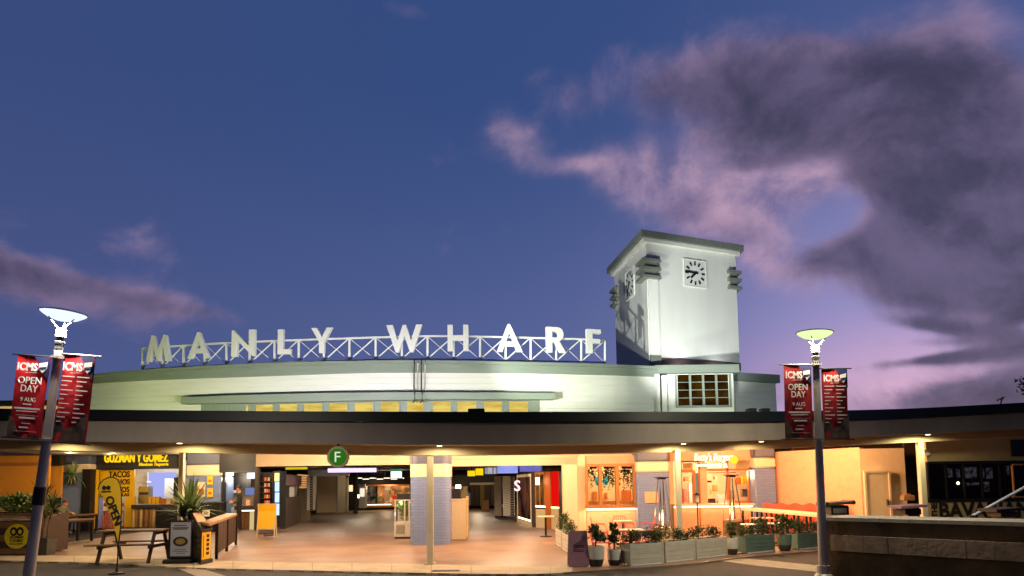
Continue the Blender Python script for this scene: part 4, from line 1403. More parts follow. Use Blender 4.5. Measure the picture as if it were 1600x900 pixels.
# right row of units, going away
u = unit('far_shop', 'dim shop with brown timber doors at the back right of the concourse', 'shop', 750, 50)
put('back_wall', 'charcoal', u, 702, 776, 742, 792, 53, .1)
for x0, x1, m_ in ((735, 741, 'wood_dark'), (742, 748.5, 'wood_dark'), (750, 757, 'olive'), (758, 766, 'wood_dark'), (767, 773, 'plum_wall')):
    put('door', m_, u, x0, x1, 758, 790, 52, .1)
put('lintel', 'beige', u, 734, 774, 754, 757.6, 51.9, .15)
put('lit_sign', 'glow_warm', u, 712, 720, 757.5, 763, 51.9, .05)
put('blue_panel', 'tile', u, 731, 735, 770, 790, 51.5, .1)
put('display', glow_mat('dim_window', (170, 124, 76), .7, (40, 26, 16), 2), u, 703, 731, 760, 785, 52.4, .06)
lamp('POINT', at(745, 752, 48), 120, (1, .74, .46), size=.3)
u = unit('sandwich_board', 'tan sandwich board far back on the right of the concourse', 'sign', 758, 44)
Ysb = gr(758, 799).y
put('board', 'slat3', u, 752.5, 764, 781, 798, Ysb, .05)
put('frame', 'wood_dark', u, 752, 764.5, 780, 799, Ysb + .051, .03)
put('panel', 'grey_wall', unit('wall_pier', 'grey pier between the far shop and the bin', 'pillar', 777, 38), 772.5, 783.5, 744, 806, 38, .4)
shutter('roller_shutter', 'tall white roller shutter with black slots right of the bin', 787, 803, 744, 806, 36.5, 16, (797.5, 803))
for px0, px1, y0, y1, Y, mm, lab in ((777, 809, 725.5, 739.5, 34.5, glow_mat('blue_sign', (136, 150, 236), 1.05, (176, 176, 240), 1), 'blue lit fascia sign over the white shutter'),
                                     (812, 846, 725.5, 737, 30.5, glow_mat('violet_sign', (130, 124, 210), .8, (90, 96, 190), 1), 'violet lit fascia sign nearer than the blue one'),
                                     (848, 879, 724.5, 736, 28.6, 'glass_dark', 'dark unlit fascia end over the red panel')):
    hanging('fascia_sign', lab, 'sign', px0, px1, y0, y1, Y, mm, .2)
def back_box(b, p, q, z0, z1, t=.12): return b.wall(p, q, z0, z1, t)


u = unit('glass_shopfront', 'glass shop front with a white neon sign and a lit strip at its foot', 'shop', 818, 31)
p0, p1 = gr(808, 815.5), gr(831, 823.5)
p0 = Vector((p0.x, p0.y, 0)); p1 = Vector((p1.x, p1.y, 0))
zt0 = bz_at(808, 742, p0.y)
d = (p1 - p0)
MB().wall(p0, p0 + d * .08, 0, zt0, .1).build('frame', 'cream', u)
MB().wall(p0 + d * .92, p1, 0, zt0, .1).build('frame', 'cream', u)
MB().wall(p0 + d * .081, p0 + d * .919, zt0 - .12, zt0, .1).build('frame', 'cream', u)
MB().wall(p0 + d * .081, p0 + d * .919, .0, .2, .1).build('sill', 'beige', u)
MB().wall(p0 + d * .081 + Vector((0, -.02, 0)), p0 + d * .919 + Vector((0, -.02, 0)), .201, .26, .05).build('led_strip', 'led', u)
MB().wall(p0 + d * .081, p0 + d * .919, .261, zt0 - .121, .02).build('pane', glow_mat('smoked_pane', (140, 84, 60), .42, (46, 30, 28), 1.2), u)
ns = p0 + d * .42
words('S', glow_mat('neon_white', (255, 226, 234), 1.5), u, (ns.x - .22, ns.y - .3, 1.64), .28, .46, depth=.03, bold=.01, rz=-.5)
words('BAR', bpy.data.materials['neon_white'], u, (ns.x - .25, ns.y - .35, 1.2), .5, .22, depth=.03, bold=.04, rz=-.4, name='neon') if False else None
q0, q1 = p1, gr(880, 829)
q1 = Vector((q1.x, q1.y, 0))
u = unit('corner_bar', 'bar front of windows, orange door and glowing red panel running back from the pilaster', 'bar', 855, 28)
e_ = q1 - q0
zc = bz_at(855, 737, (q0.y + q1.y) / 2)
def seg(name, t0, t1, z0, z1, m_, t=.1, push=0.0): return MB().wall(q0 + e_ * t0 + Vector((-push, -push, 0)), q0 + e_ * t1 + Vector((-push, -push, 0)), z0, z1, t).build(name, m_, u)
seg('pier', .0, .14, 0, zc, 'wood_dark', .2)
seg('dado', .141, .46, 0, .72, 'cream', .1)
seg('led_strip', .15, .45, .80, .86, 'led', .04, .02)
seg('window', .141, .46, .9, zc - .1, glow_mat('bar_window', (170, 118, 62), .55, (80, 52, 28), 1.5), .05, 0)
for t in (.141, .29, .44): seg('window_frame', t, t + .02, .87, zc - .1, 'wood_honey', .12, .02)
seg('window_head', .141, .46, zc - .099, zc, 'wood_honey', .12, .02)
seg('door', .47, .64, 0, zc, 'wood_orange', .1, .01)
seg('red_panel', .66, .88, .86, zc, 'red_panel', .05)
seg('red_dado', .66, .88, 0, .80, 'cream', .06, .02)
seg('led_strip', .66, .88, .801, .845, 'led', .05, .02)
seg('pier', .89, 1.0, 0, zc, 'charcoal', .2)
wl_ = q0 + e_ * .3
lamp_ = MB().lathe([(.0, 1.7), (.07, 1.68), (.07, 1.95), (0, 1.97)], (wl_.x - .1, wl_.y - .12, 0), 10).build('wall_lamp', 'glow_warm', u)
lamp('POINT', (wl_.x - .6, wl_.y - .6, 1.7), 30, (1, .6, .3), size=.1)

# ------------------------------------------------------------------ burger restaurant
YR = 25.4
rest = thing('burger_restaurant', 'cream restaurant front with timber windows, glowing script sign and lit sills', 'restaurant', (6, YR, 0))
put('pilaster', 'cream', rest, 880, 903, 726, 838, YR - .9, .6)
put('wall_panel', 'cream', rest, 903.2, 916, 712, 838, YR - .5, .3)
put('wall_below', 'peach_wall', rest, 916.2, 996, 798, 838, YR - .5, .3)
put('wall_above', 'peach_wall', rest, 916.2, 996, 712, 724.5, YR - .5, .3)
# timber window of three lights
wn = put('window', 'wood_honey', rest, 915, 994, 724.6, 729, YR - .62, .25)
for x0, x1 in ((915, 919), (936, 941), (962.5, 967.5), (990, 994)):
    put('mullion', 'wood_honey', wn, x0, x1, 729.05, 789, YR - .62, .25)
put('sill', 'wood_honey', wn, 915, 994, 789.05, 793.5, YR - .64, .3)
for x0, x1 in ((919, 936), (941, 962.5), (967.5, 990)):
    put('pane', 'glass', wn, x0 + .1, x1 - .1, 729.2, 788.9, YR - .5, .012)
put('led_strip', 'led', rest, 917, 993, 794.3, 797, YR - .6, .06)
put('room_wall', mat('room_cream', (236, 206, 160), .6), rest, 905, 1000, 712, 838, YR + 3.0, .1)
put('room_side', 'cream', rest, 905, 907, 712, 838, YR - .15, 3.1)
put('room_ceiling', 'cream', rest, 905, 1000, 710, 712, YR - .1, 3.1)
for px in (928, 936, 951, 957, 975, 981):
    pass
for i, px in enumerate((927, 949, 954, 977, 984)):
    p = at(px, 737, YR + .2)
    hp = thing('hanging_plant', ('trailing plant in the left light of the timber window', 'trailing plant in the middle light of the timber window', 'smaller trailing plant right of centre in the timber window',
                                 'trailing plant in the right light of the timber window', 'trailing plant against the right jamb of the timber window')[i], 'plant', tuple(p), group='plants hanging in the timber window')
    b = MB().leaves(tuple(p), (.26, .15, .09), 70, .1, 40 + i, droop=.6)
    for k in range(4):
        x = p.x + (-.2 + .13 * k)
        L = .25 + .3 * ((i * 3 + k * 2) % 4) / 3
        for j in range(8): b.leaves((x, p.y, p.z - .1 - L * j / 8), (.03, .03, .03), 4, .09, 70 + i * 20 + k * 8 + j, clumps=2, droop=.8)
    b.build('foliage', 'leaf', hp, kind='stuff')
    MB().lathe([(.02, p.z + .1), (.12, p.z + .1), (.14, p.z + .26)], (p.x, p.y, 0), 12).build('basket', 'bark', hp)
    MB().bar((p.x, p.y, p.z + .2), (p.x, p.y, 3.3), .012).build('cord', 'black', hp)
for px, lab in ((934.5, 'turquoise pendant lamp left of its twin in the timber window'), (946, 'turquoise pendant lamp right of its twin in the timber window')):
    p = at(px, 752, YR + 1.2)
    pl = thing('pendant_lamp', lab, 'lamp', tuple(p))
    MB().lathe([(.10, p.z - .12), (.12, p.z), (.08, p.z + .16), (.0, p.z + .18)], (p.x, p.y, 0), 14).build('shade', glow_mat('turquoise', (90, 220, 200), .9) if px < 940 else bpy.data.materials['turquoise'], pl)
    MB().bar((p.x, p.y, p.z + .17), (p.x, p.y, 3.3), .012).build('cord', 'black', pl)
for k, px in enumerate((922, 932, 944, 952, 972, 979, 986)):
    p = at(px, 735 + (k * 5) % 7, YR + .9)
    MB().lathe([(.0, p.z - .03), (.03, p.z), (.0, p.z + .03)], (p.x, p.y, 0), 8).build('fairy_bulb', 'bulb', rest)
for x0, x1, y0, y1 in ((926, 933, 768, 782), (944, 949, 770, 780), (971, 986, 766, 783)):
    put('wall_picture', 'wood_orange', rest, x0, x1, y0, y1, YR + 2.9, .03)
put('room_bench', 'wood_honey', rest, 917, 992, 783, 800, YR + 1.8, .4)
lamp('POINT', at(955, 735, YR + 1.5), 120, (1, .64, .34), size=.3)
lamp('AREA', at(955, 798, YR - .85) , 10, (1, .72, .4), target=at(955, 835, YR - .7), size=2.2, sy=.05)

# main bay
YM = 25.6
put('header', 'peach_wall', rest, 1046.5, 1180, 700, 719.5, YM - .2, .4)
put('door_jamb', 'cream', rest, 1046.5, 1053, 719.6, 838, YM - .1, .3)
dw = put('door_window', 'wood_orange', rest, 1061, 1094, 719.8, 723, YM, .15)
for x0, x1, y0, y1 in ((1061, 1066, 723.2, 786), (1083, 1087, 735, 786), (1091.5, 1094, 723.2, 786), (1066.2, 1082.8, 733, 738.5), (1061, 1094, 786.2, 789)):
    put('frame', 'wood_orange', dw, x0, x1, y0, y1, YM - .02, .15)
put('pane', 'glass', dw, 1066.2, 1083, 739, 786, YM + .06, .012)
put('green_pane', glow_mat('green_pane', (160, 190, 150), .55), dw, 1087.2, 1091.3, 739, 786, YM + .06, .02)
put('pier', 'peach_wall', rest, 1094.3, 1105, 719.8, 786.5, YM - .05, .3)
op_ = put('servery_window', 'wood_orange', rest, 1148, 1176, 717, 719.4, YM - .04, .2)
for x0, x1, y0, y1 in ((1105.2, 1176, 732.5, 735.5), (1171, 1176, 719.6, 732.2), (1170, 1175.5, 735.7, 782), (1150, 1176, 782.2, 786), (1136, 1139, 719.6, 782)):
    put('frame', 'wood_orange', op_, x0, x1, y0, y1, YM - .03, .16)
put('pane', 'glass', op_, 1139.2, 1169.8, 735.8, 782, YM + .05, .012)
put('amber_pane', glow_mat('amber_pane', (250, 176, 96), 1.0, (220, 120, 50), 1.5), op_, 1150, 1170.5, 720, 732.2, YM + .04, .02)
put('amber_pane', bpy.data.materials['amber_pane'], op_, 1067, 1082, 723.4, 732.6, YM + .04, .02)
put('counter_front', 'peach_wall', rest, 1053.3, 1180, 793, 838, YM - .3, .4)
put('led_strip', 'led', rest, 1054, 1176, 790.6, 792.8, YM - .42, .08)
put('counter_top', 'cream_tile', rest, 1053.3, 1180, 787, 790.4, YM - .5, .7)
for x0 in (1093.5,): put('counter_rib', 'wood_honey', rest, x0, x0 + 2, 793, 838, YM - .33, .03)
put('kitchen_wall', mat('kitchen_peach', (240, 206, 172), .5), rest, 1046, 1182, 700, 838, YM + 3, .1)
put('kitchen_ceiling', 'cream', rest, 1046, 1182, 698, 700, YM, 3.1)
put('hatch_rail', 'wood_honey', rest, 1106, 1150, 738, 739.2, YM + .6, .05)
for x0, x1, y0, y1, m_ in ((1106, 1112, 751, 754, 'dark'), (1117, 1121, 744, 749, 'red_seat'), (1108, 1118, 779, 786, 'charcoal'), (1116, 1121, 758, 768, 'wood_honey'), (1112, 1117, 766, 772, 'slat1'),
                           (1150, 1158, 746, 757, 'wood_orange'), (1160, 1168, 744, 756, 'yellow'), (1160, 1168, 764, 776, 'steel'), (1141, 1148, 765, 780, 'shutter'), (1070, 1076, 745, 752, 'red_seat'),
                           (1069, 1074, 764, 785, 'pink'), (1077, 1082, 755, 785, 'white_metal'), (1122, 1134, 773, 786, 'white_metal')):
    put('kitchen_item', m_, rest, x0, x1, y0, y1, YM + 1.0 + (x0 % 7) * .15, .25)
lamp('POINT', at(1130, 735, YM + 1.2), 190, (1, .60, .32), size=.3)
lamp('POINT', at(1075, 735, YM + 1.2), 110, (1, .66, .36), size=.3)
# script sign in glowing letters, twice as in the photograph: the sign and its second line
neon = glow_mat('neon_cream', (255, 240, 200), 2.4)
Ys = YM - .42
a, b_ = at(1085, 715.5, Ys), at(1146, 715.5, Ys)
words("Betty's Burgers", neon, rest, (a + b_) / 2, b_.x - a.x, .34, depth=.04, shear=.2, bold=-.004)
a, b_ = at(1105, 727, Ys), at(1137, 727, Ys)
words('concrete co.', neon, rest, (a + b_) / 2, b_.x - a.x, .16, depth=.04, shear=.2, bold=-.004)
put('sign_rail', 'led', rest, 1088, 1106, 726, 728.5, Ys, .05)
p = at(1147, 718.5, Ys)
MB().lathe([(0, -.03), (.12, -.03), (.14, 0), (.12, .03), (0, .03)], tuple(p), 14, Matrix.Rotation(R(90), 4, 'X')).build('neon_burger', glow_mat('neon_amber', (255, 190, 40), 1.8), rest)

# orange side wall, service door wing
wing = thing('side_wing', 'low wing wall washed orange near the restaurant and beige round its plain door', 'building', (11, 23, 0))
a, b_ = at(1213.5, 760, 25.2), at(1346, 760, 22.6)
za, zb_ = bz_at(1213, 706, 25.2), bz_at(1346, 699, 22.6)
MB().wall(a, b_, 0, (za, zb_), .2).build('orange_wall', 'peach_wall', wing)
c = at(1416, 760, 22.4)
zc_ = bz_at(1416, 700, 22.4)
MB().wall(b_ + Vector((.004, -.01, 0)), c, 0, zc_, .25).build('beige_wall', 'beige_wall', wing)
MB().wall(c + Vector((.004, .02, 0)), c + Vector((.3, 6, 0)), 0, zc_, .1).build('return_wall', 'beige_wall', wing)
d0, d1 = at(1354, 780, 22.4), at(1389, 780, 22.4)
zd = bz_at(1370, 738.5, 22.4)
dr = MB().wall((d0.x, d0.y - .03), (d1.x, d1.y - .03), 0, zd, .05).build('door', 'beige_wall', wing)
for x0, x1, z0, z1 in ((d0.x - .06, d0.x - .002, 0, zd + .06), (d1.x + .002, d1.x + .06, 0, zd + .06), (d0.x - .001, d1.x + .001, zd + .002, zd + .06)):
    MB().box(x0, x1, 22.33, 22.42, z0, z1).build('door_frame', 'cream', wing)
MB().bbox(d1.x - .1, d1.x - .05, 22.3, 22.36, .95, 1.13, .008).build('handle', 'wood_dark', dr)
put('recess', 'brown_dark', wing, 1416, 1449, 690, 812, 24.5, .1)
put('gap_shade_strip', 'brown_dark', wing, 1240, 1420, 690, 704, 26.5, .2)  # dark strip standing in for the shade in the gap above the wall

# ------------------------------------------------------------------ pub
YP = 21.5
pub = thing('corner_pub', 'dark windowed pub front with black capital lettering on its pale base wall', 'pub', (15, YP, 0))
put('upper_wall', 'pub_wall', pub, 1447, 1720, 676, 719.5, YP, .3)
pf = put('window', 'black', pub, 1450, 1720, 719.7, 724, YP - .02, .15)
put('sill', 'black', pf, 1450, 1720, 779, 783, YP - .05, .2)
xs = [1450, 1478, 1506, 1534, 1562, 1582, 1612, 1650, 1690]
for x in xs: put('mullion', 'black', pf, x, x + 2.5, 724.1, 778.9, YP - .02, .12)
for x0, x1 in zip(xs, xs[1:]): put('pane', 'glass_dark', pf, x0 + 2.6, x1 - .1, 724.2, 778.9, YP + .06, .012)
put('base_wall', 'pub_wall', pub, 1447, 1720, 783.2, 850, YP - .01, .3)
a, b_ = at(1472, 796, YP - .03), at(1596, 794, YP - .03)
words('BAVARIAN', 'ink', pub, (at(1468, 797, YP - .03) + at(1610, 797, YP - .03)) / 2, at(1610, 797, YP).x - at(1468, 797, YP).x, .46, depth=.02, bold=.03)
words('THE', 'ink', pub, at(1460, 797, YP - .03), .42, .17, depth=.02, bold=.03, roll=R(-90))
q = at(1447, 708, YP - .2)
MB().lathe([(0, -.05), (.07, -.05), (.09, .05), (0, .06)], tuple(q), 12, Matrix.Rotation(R(70), 4, 'X')).build('wall_lamp', 'white_metal', pub)
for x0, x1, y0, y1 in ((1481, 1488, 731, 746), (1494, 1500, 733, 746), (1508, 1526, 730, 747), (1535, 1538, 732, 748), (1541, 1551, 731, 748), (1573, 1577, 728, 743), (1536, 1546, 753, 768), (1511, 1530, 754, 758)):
    put('painted_reflection', glow_mat('reflection_glow', (112, 100, 118), .22, (40, 34, 40), 9) if 'reflection_glow' not in bpy.data.materials else bpy.data.materials['reflection_glow'], pub, x0, x1, y0, y1, YP + .045, .01)  # faint glowing patches painted as reflections in the dark panes
q = at(1497, 755, YP + .04)
MB().lathe([(0, -.05), (.045, 0), (0, .05)], tuple(q), 8).build('bar_lamp', 'glow_warm', pub)
fr = put('menu_frame', 'wood_honey', pub, 1583, 1599, 725, 727, YP - .12, .05)
for x0, x1, y0, y1 in ((1583, 1585, 727.1, 775), (1583, 1660, 775.1, 777)): put('frame_bar', 'slat3', fr, x0, x1, y0, y1, YP - .12, .05)
put('menu_board', 'dark', pub, 1580, 1720, 686, 712, YP - .06, .05)

# ------------------------------------------------------------------ lamps under the canopy roof (behind the beam)
for px, Y, pw, c in ((40, 24, 300, (1, .66, .26)), (110, 28, 300, (1, .70, .32)), (175, 29.2, 420, (1, .76, .38)), (215, 27, 330, (1, .74, .40)), (320, 28.2, 260, (1, .74, .42)), (250, 20, 330, (1, .72, .38)),
                     (420, 20, 420, (1, .68, .40)), (400, 26.5, 260, (1, .70, .42)), (560, 20.5, 560, (1, .66, .40)), (500, 23.8, 260, (1, .68, .42)), (640, 23.8, 200, (1, .68, .42)),
                     (780, 20.5, 560, (1, .65, .38)), (700, 18.4, 300, (1, .65, .38)), (800, 24, 260, (1, .66, .4)), (900, 21.5, 380, (1, .65, .36)), (1000, 20.5, 420, (1, .62, .33)), (1110, 21, 480, (1, .55, .27)), (1200, 22, 480, (1, .48, .21)), (1270, 21.6, 420, (1, .43, .17))):
    p = at(px, 700, Y)
    z = 3.3
    fx = MB().lathe([(0, z), (.1, z), (.12, z + .06), (.12, z + .12)], (p.x, p.y, 0), 14).build('downlight', 'white_metal', wharf)
    MB().lathe([(0, z - .006), (.09, z - .006), (.09, z - .001), (0, z - .001)], (p.x, p.y, 0), 12).build('bulb', 'glow_warm', fx)
    lamp('POINT', (p.x, p.y, z - .16), pw * .98, (c[0], c[1] * .97, c[2] * .98), size=.1)
for px, Y, pw, c in ((520, 33, 60, (1, .76, .5)), (640, 32, 60, (1, .76, .5)), (740, 32, 60, (1, .74, .5)), (460, 30, 46, (1, .74, .5)), (820, 30, 46, (1, .72, .46)), (760, 42, 60, (1, .78, .5)), (560, 42, 70, (1, .78, .5)), (680, 42, 60, (1, .78, .5))):
    p = at(px, 700, Y)
    lamp('SPOT', (p.x, p.y, 2.95), pw * 3.8, (1, .80, .60), target=(p.x, p.y, 0), size=.1, spot=160, blend=.5)

# ------------------------------------------------------------------ street lamps with banners
def banner(parent, side, x0, x1, z0, z1, duller, second):
    cloth = M['red_dim'] if duller else M['red']
    b = MB()
    n, m_ = 7, 9
    wob = lambda u, v: .018 * math.sin(u * 5 + v * 3 + side) * (.4 + v)
    for i in range(n + 1):
        for j in range(m_ + 1):
            u, v = i / n, j / m_
            b.v.append(Vector((x0 + (x1 - x0) * u, wob(u, 1 - v), z0 + (z1 - z0) * v)))
    b.f = [(i * (m_ + 1) + j, (i + 1) * (m_ + 1) + j, (i + 1) * (m_ + 1) + j + 1, i * (m_ + 1) + j + 1) for i in range(n) for j in range(m_)]
    k = len(b.v)
    b.v += [p + Vector((0, .006, 0)) for p in b.v]
    b.f += [tuple(i + k for i in f[::-1]) for f in b.f]
    bn = b.build('banner', cloth, parent, world=False, smooth=True)
    w, h = x1 - x0, z1 - z0
    D = -.026
    P = lambda u, v, d=D: Vector((x0 + w * u, d, z0 + h * v))
    def flat(name, m2, pts, d=D, t=.003): return MB().add([P(u, v, d) for u, v in pts] + [P(u, v, d + t) for u, v in pts],
        [tuple(range(len(pts))), tuple(range(len(pts), 2 * len(pts)))[::-1]] + [(i, (i + 1) % len(pts), len(pts) + (i + 1) % len(pts), len(pts) + i) for i in range(len(pts))]).build(name, m2, bn, world=False)
    flat('corner_patch', 'navy', [(.52, .999), (.999, .999), (.999, .72)], -.022)
    flat('shield', 'white_ink', [(.70, .915), (.95, .935), (.95, .85), (.83, .80), (.70, .845)], -.028)
    flat('shield_band', 'navy', [(.72, .865), (.94, .88), (.94, .855), (.72, .842)], -.031)
    words('ICMS', 'white_ink', bn, P(.36, .865), w * .62, h * .1, depth=.004, bold=.035, world=False)
    flat('rule', 'white_ink', [(.3, .795), (.66, .80), (.66, .796), (.3, .791)])
    if second:
        for c0, c1 in ((.06, .46), (.54, .92)):
            for r_ in range(11):
                z = .745 - r_ * .052
                ln = (c1 - c0) * (.98 if r_ == 0 else (.35, .8, .5, .95, .6)[r_ % 5])
                flat('print_line', 'white_ink', [(c0, z), (c0 + ln, z), (c0 + ln, z + .011), (c0, z + .011)])
        flat('photo_print', 'banner_dark', [(.0, .001), (.995, .001), (.995, .34), (.8, .31), (.7, .2), (.35, .14), (.2, .24), (0, .30)], -.022)
    else:
        words('OPEN', 'white_ink', bn, P(.48, .70), w * .72, h * .085, depth=.004, bold=.006, world=False)
        words('DAY', 'white_ink', bn, P(.50, .60), w * .52, h * .085, depth=.004, bold=.006, world=False)
        words('9 AUG', 'white_ink', bn, P(.5, .465), w * .46, h * .05, depth=.004, bold=.0, world=False)
        for z, a0, a1, t in ((.40, .36, .62, .014), (.345, .12, .9, .02), (.315, .2, .82, .01), (.23, .3, .78, .02), (.17, .4, .66, .008), (.115, .34, .62, .018)):
            flat('print_line', 'white_ink', [(a0, z), (a1, z), (a1, z + t), (a0, z + t)])
        for pts in ([(.2, .27), (.88, .27), (.88, .273), (.2, .273)], [(.2, .075), (.88, .075), (.88, .078), (.2, .078)]): flat('print_rule', 'white_ink', pts)
        flat('photo_print', 'banner_dark', [(.001, .001), (.995, .001), (.995, .03), (.3, .05), (.16, .2), (.001, .26)], -.022)
    return bn


def street_lamp(label, base, top, H, bowl, lcol, power, duller, dims, tilt):
    t = thing('street_lamp', label, 'street lamp', tuple(base), group='tall street lamps carrying red banners')
    d = (top - base).normalized()
    t.rotation_mode = 'QUATERNION'
    t.rotation_quaternion = Vector((0, 0, 1)).rotation_difference(d)
    MB().tube([(0, 0, 0), (0, 0, H - .55)], [.084, .058], 16).build('pole', 'pole', t, world=False, smooth=True)
    MB().lathe([(.16, 0), (.16, .02), (.12, .06), (.115, .2)], (0, 0, 0), 16).build('foot', 'pole', t, world=False, smooth=True)
    MB().lathe([(.062, H - .56), (.062, H - .5), (.07, H - .48), (.07, H - .44), (.045, H - .43), (.045, H - .39), (.075, H - .38), (.075, H - .26), (.06, H - .245), (.0, H - .245)], (0, 0, 0), 16).build('collar', 'collar', t, world=False, smooth=True)
    for k in range(3):
        a = R(90 + 120 * k + 20)
        MB().tube([(.05 * math.cos(a), .05 * math.sin(a), H - .25), (.2 * math.cos(a), .2 * math.sin(a), H - .085)], .009, 6).build('arm', 'collar', t, world=False)
    mt = Matrix.Rotation(tilt, 4, 'Y')
    MB().lathe([(.0, -.125), (.1, -.12), (.2, -.09), (.29, -.035), (.325, .0)], (0, 0, H), 28, mt).build('bowl', bowl, t, world=False, smooth=True)
    MB().lathe([(.326, -.006), (.338, .002), (.326, .012), (.2, .04), (0, .055)], (0, 0, H), 28, mt).build('reflector', 'white_metal', t, world=False, smooth=True)
    for sgn, x0, x1, z0, z1, second in dims:
        banner(t, sgn, x0, x1, z0, z1, duller, second)
        lo, hi = (min(x0, 0) - (.09 if sgn < 0 else 0), max(x1, 0) + (.09 if sgn > 0 else 0))
        for z in (z1 + .012, z0 - .012): MB().tube([(lo, 0, z), (hi, 0, z)], .012, 6).build('banner_arm', 'black', t, world=False)
        for z in (z1 + .012, z0 - .012): MB().lathe([(.1, z - .02), (.1, z + .02)], (0, 0, 0), 12).build('bracket', 'pole', t, world=False) if sgn < 0 else None
    MB().lathe([(.082, 1.52), (.088, 1.53), (.084, 1.78), (.078, 1.79)], (0, 0, 0), 14).build('tape_wrap', 'black', t, world=False) if not duller else None
    p = base + d * (H - .17)
    l = lamp('AREA', tuple(base + d * (H - .14)), power, lcol, target=tuple(base), size=.36)
    l.data.shape = 'DISK'
    return t


b0 = gr(38, 951); t0 = at(99.5, 489, b0.y)
street_lamp('leaning street lamp with cool white bowl and bright red banners at the left edge', b0, t0, (t0 - b0).length, 'glow_bowl', (1, .90, .74), 420, False,
            ((-1, -.60, -.10, 2.50, 3.74, False), (1, .09, .575, 2.48, 3.80, True)), R(1))
b0 = gr(1287, 901); t0 = at(1273, 520, b0.y)
street_lamp('upright street lamp with greenish bowl and darker red banners beside the concrete wall', b0, t0, (t0 - b0).length, 'glow_bowl_lime', (1, .90, .62), 330, True,
            ((-1, -.60, -.10, 2.5, 3.86, False), (1, .10, .565, 2.5, 3.79, True)), R(1))

# ------------------------------------------------------------------ round green sign
p = at(528.5, 714, 15.35)
fs = thing('round_sign', 'round green hanging sign with a white letter F under the canopy edge', 'sign', tuple(p))
RX = Matrix.Rotation(R(90), 4, 'X')
MB().lathe([(0, -.05), (.215, -.05), (.225, -.03), (.225, .03), (.215, .05), (0, .05)], tuple(p), 32, RX).build('casing', 'beige', fs, smooth=True)
MB().lathe([(0, .051), (.178, .051), (.178, .056), (0, .056)], tuple(p), 32, RX).build('face', glow_mat('lit_green', (58, 140, 30), .55), fs)
words('F', glow_mat('lit_white', (230, 240, 214), .9), fs, (p.x, p.y - .064, p.z), .115, .21, depth=.01, bold=.0)
MB().bar((p.x, p.y, p.z + .222), (p.x, p.y, at(528, 692, 15.35).z), .05).build('hanger', 'dark', fs)

# ------------------------------------------------------------------ left: planter box, pot, tables
def planks(parent, p, q, z0, z1, n, m_, t=.03, gap=.008, mats=None):
    for j in range(n):
        a, b_ = z0 + (z1 - z0) * j / n, z0 + (z1 - z0) * (j + 1) / n - gap
        MB().wall(p, q, a, b_, t).build('plank', (mats or [m_])[j % len(mats or [m_])], parent)


Yp = gr(20, 868).y
px_ = thing('planter_box', 'weathered timber planter box full of bright green plants with a round yellow emblem', 'planter', (at(10, 860, Yp).x, Yp, 0))
a, b_ = at(-70, 860, Yp), at(50, 860, Yp)
H1 = bz_at(20, 812.5, Yp)
planks(px_, (a.x, Yp), (b_.x, Yp), .03, H1 - .04, 5, 'wood', mats=['wood', 'wood_dark'])
MB().wall((b_.x, Yp + .001), (b_.x + .02, Yp + 1.5), .03, (H1 - .04, H1 + .14), -.03).build('side_board', 'wood_dark', px_)
for j in range(5):
    y0 = Yp - .04 + j * .27
    MB().box(a.x, b_.x + .03, y0, y0 + .22, H1 - .03 + j * .035, H1 + j * .035).build('slat', 'wood', px_)
MB().box(a.x, b_.x - .05, Yp + .05, Yp + 1.5, .02, H1 - .06).build('inner_box', 'dark', px_)
fo = MB()
for k in range(16):
    fo.leaves((a.x + .2 + (b_.x - a.x - 1.15) * k / 15, Yp + 1.6 + .15 * (k % 3), H1 + .36 + .05 * (k % 2)), (.26, .24, .22), 190, .13, 100 + k, aspect=1.7)
fo.build('foliage', 'leaf_pale', px_, kind='stuff')
c = at(26.5, 838, Yp - .03)
em = MB().lathe([(0, 0), (.325, 0), (.325, .012), (0, .012)], (c.x, c.y, c.z), 32, RX).build('emblem', 'emblem', px_)
for dx in (-.1, .1):
    MB().lathe([(0, .013), (.098, .013), (.098, .016), (0, .016)], (c.x + dx * .85, c.y, c.z + .13), 16, Matrix.Diagonal((1, 1, 1.2, 1)) @ RX).build('emblem_hair', 'ink', em)
    MB().lathe([(0, .017), (.045, .017), (.045, .02), (0, .02)], (c.x + dx * .85, c.y, c.z + .12), 14, Matrix.Diagonal((1, 1, 1.3, 1)) @ RX).build('emblem_face', 'emblem', em)
words('GUZMAN', 'ink', em, (c.x, c.y - .018, c.z - .02), .36, .075, depth=.006, bold=.03)
words('Y GOMEZ', 'ink', em, (c.x, c.y - .018, c.z - .115), .36, .075, depth=.006, bold=.03)
words('MEXICAN TAQUERIA', 'ink', em, (c.x, c.y - .018, c.z - .2), .34, .035, depth=.006, bold=.01)

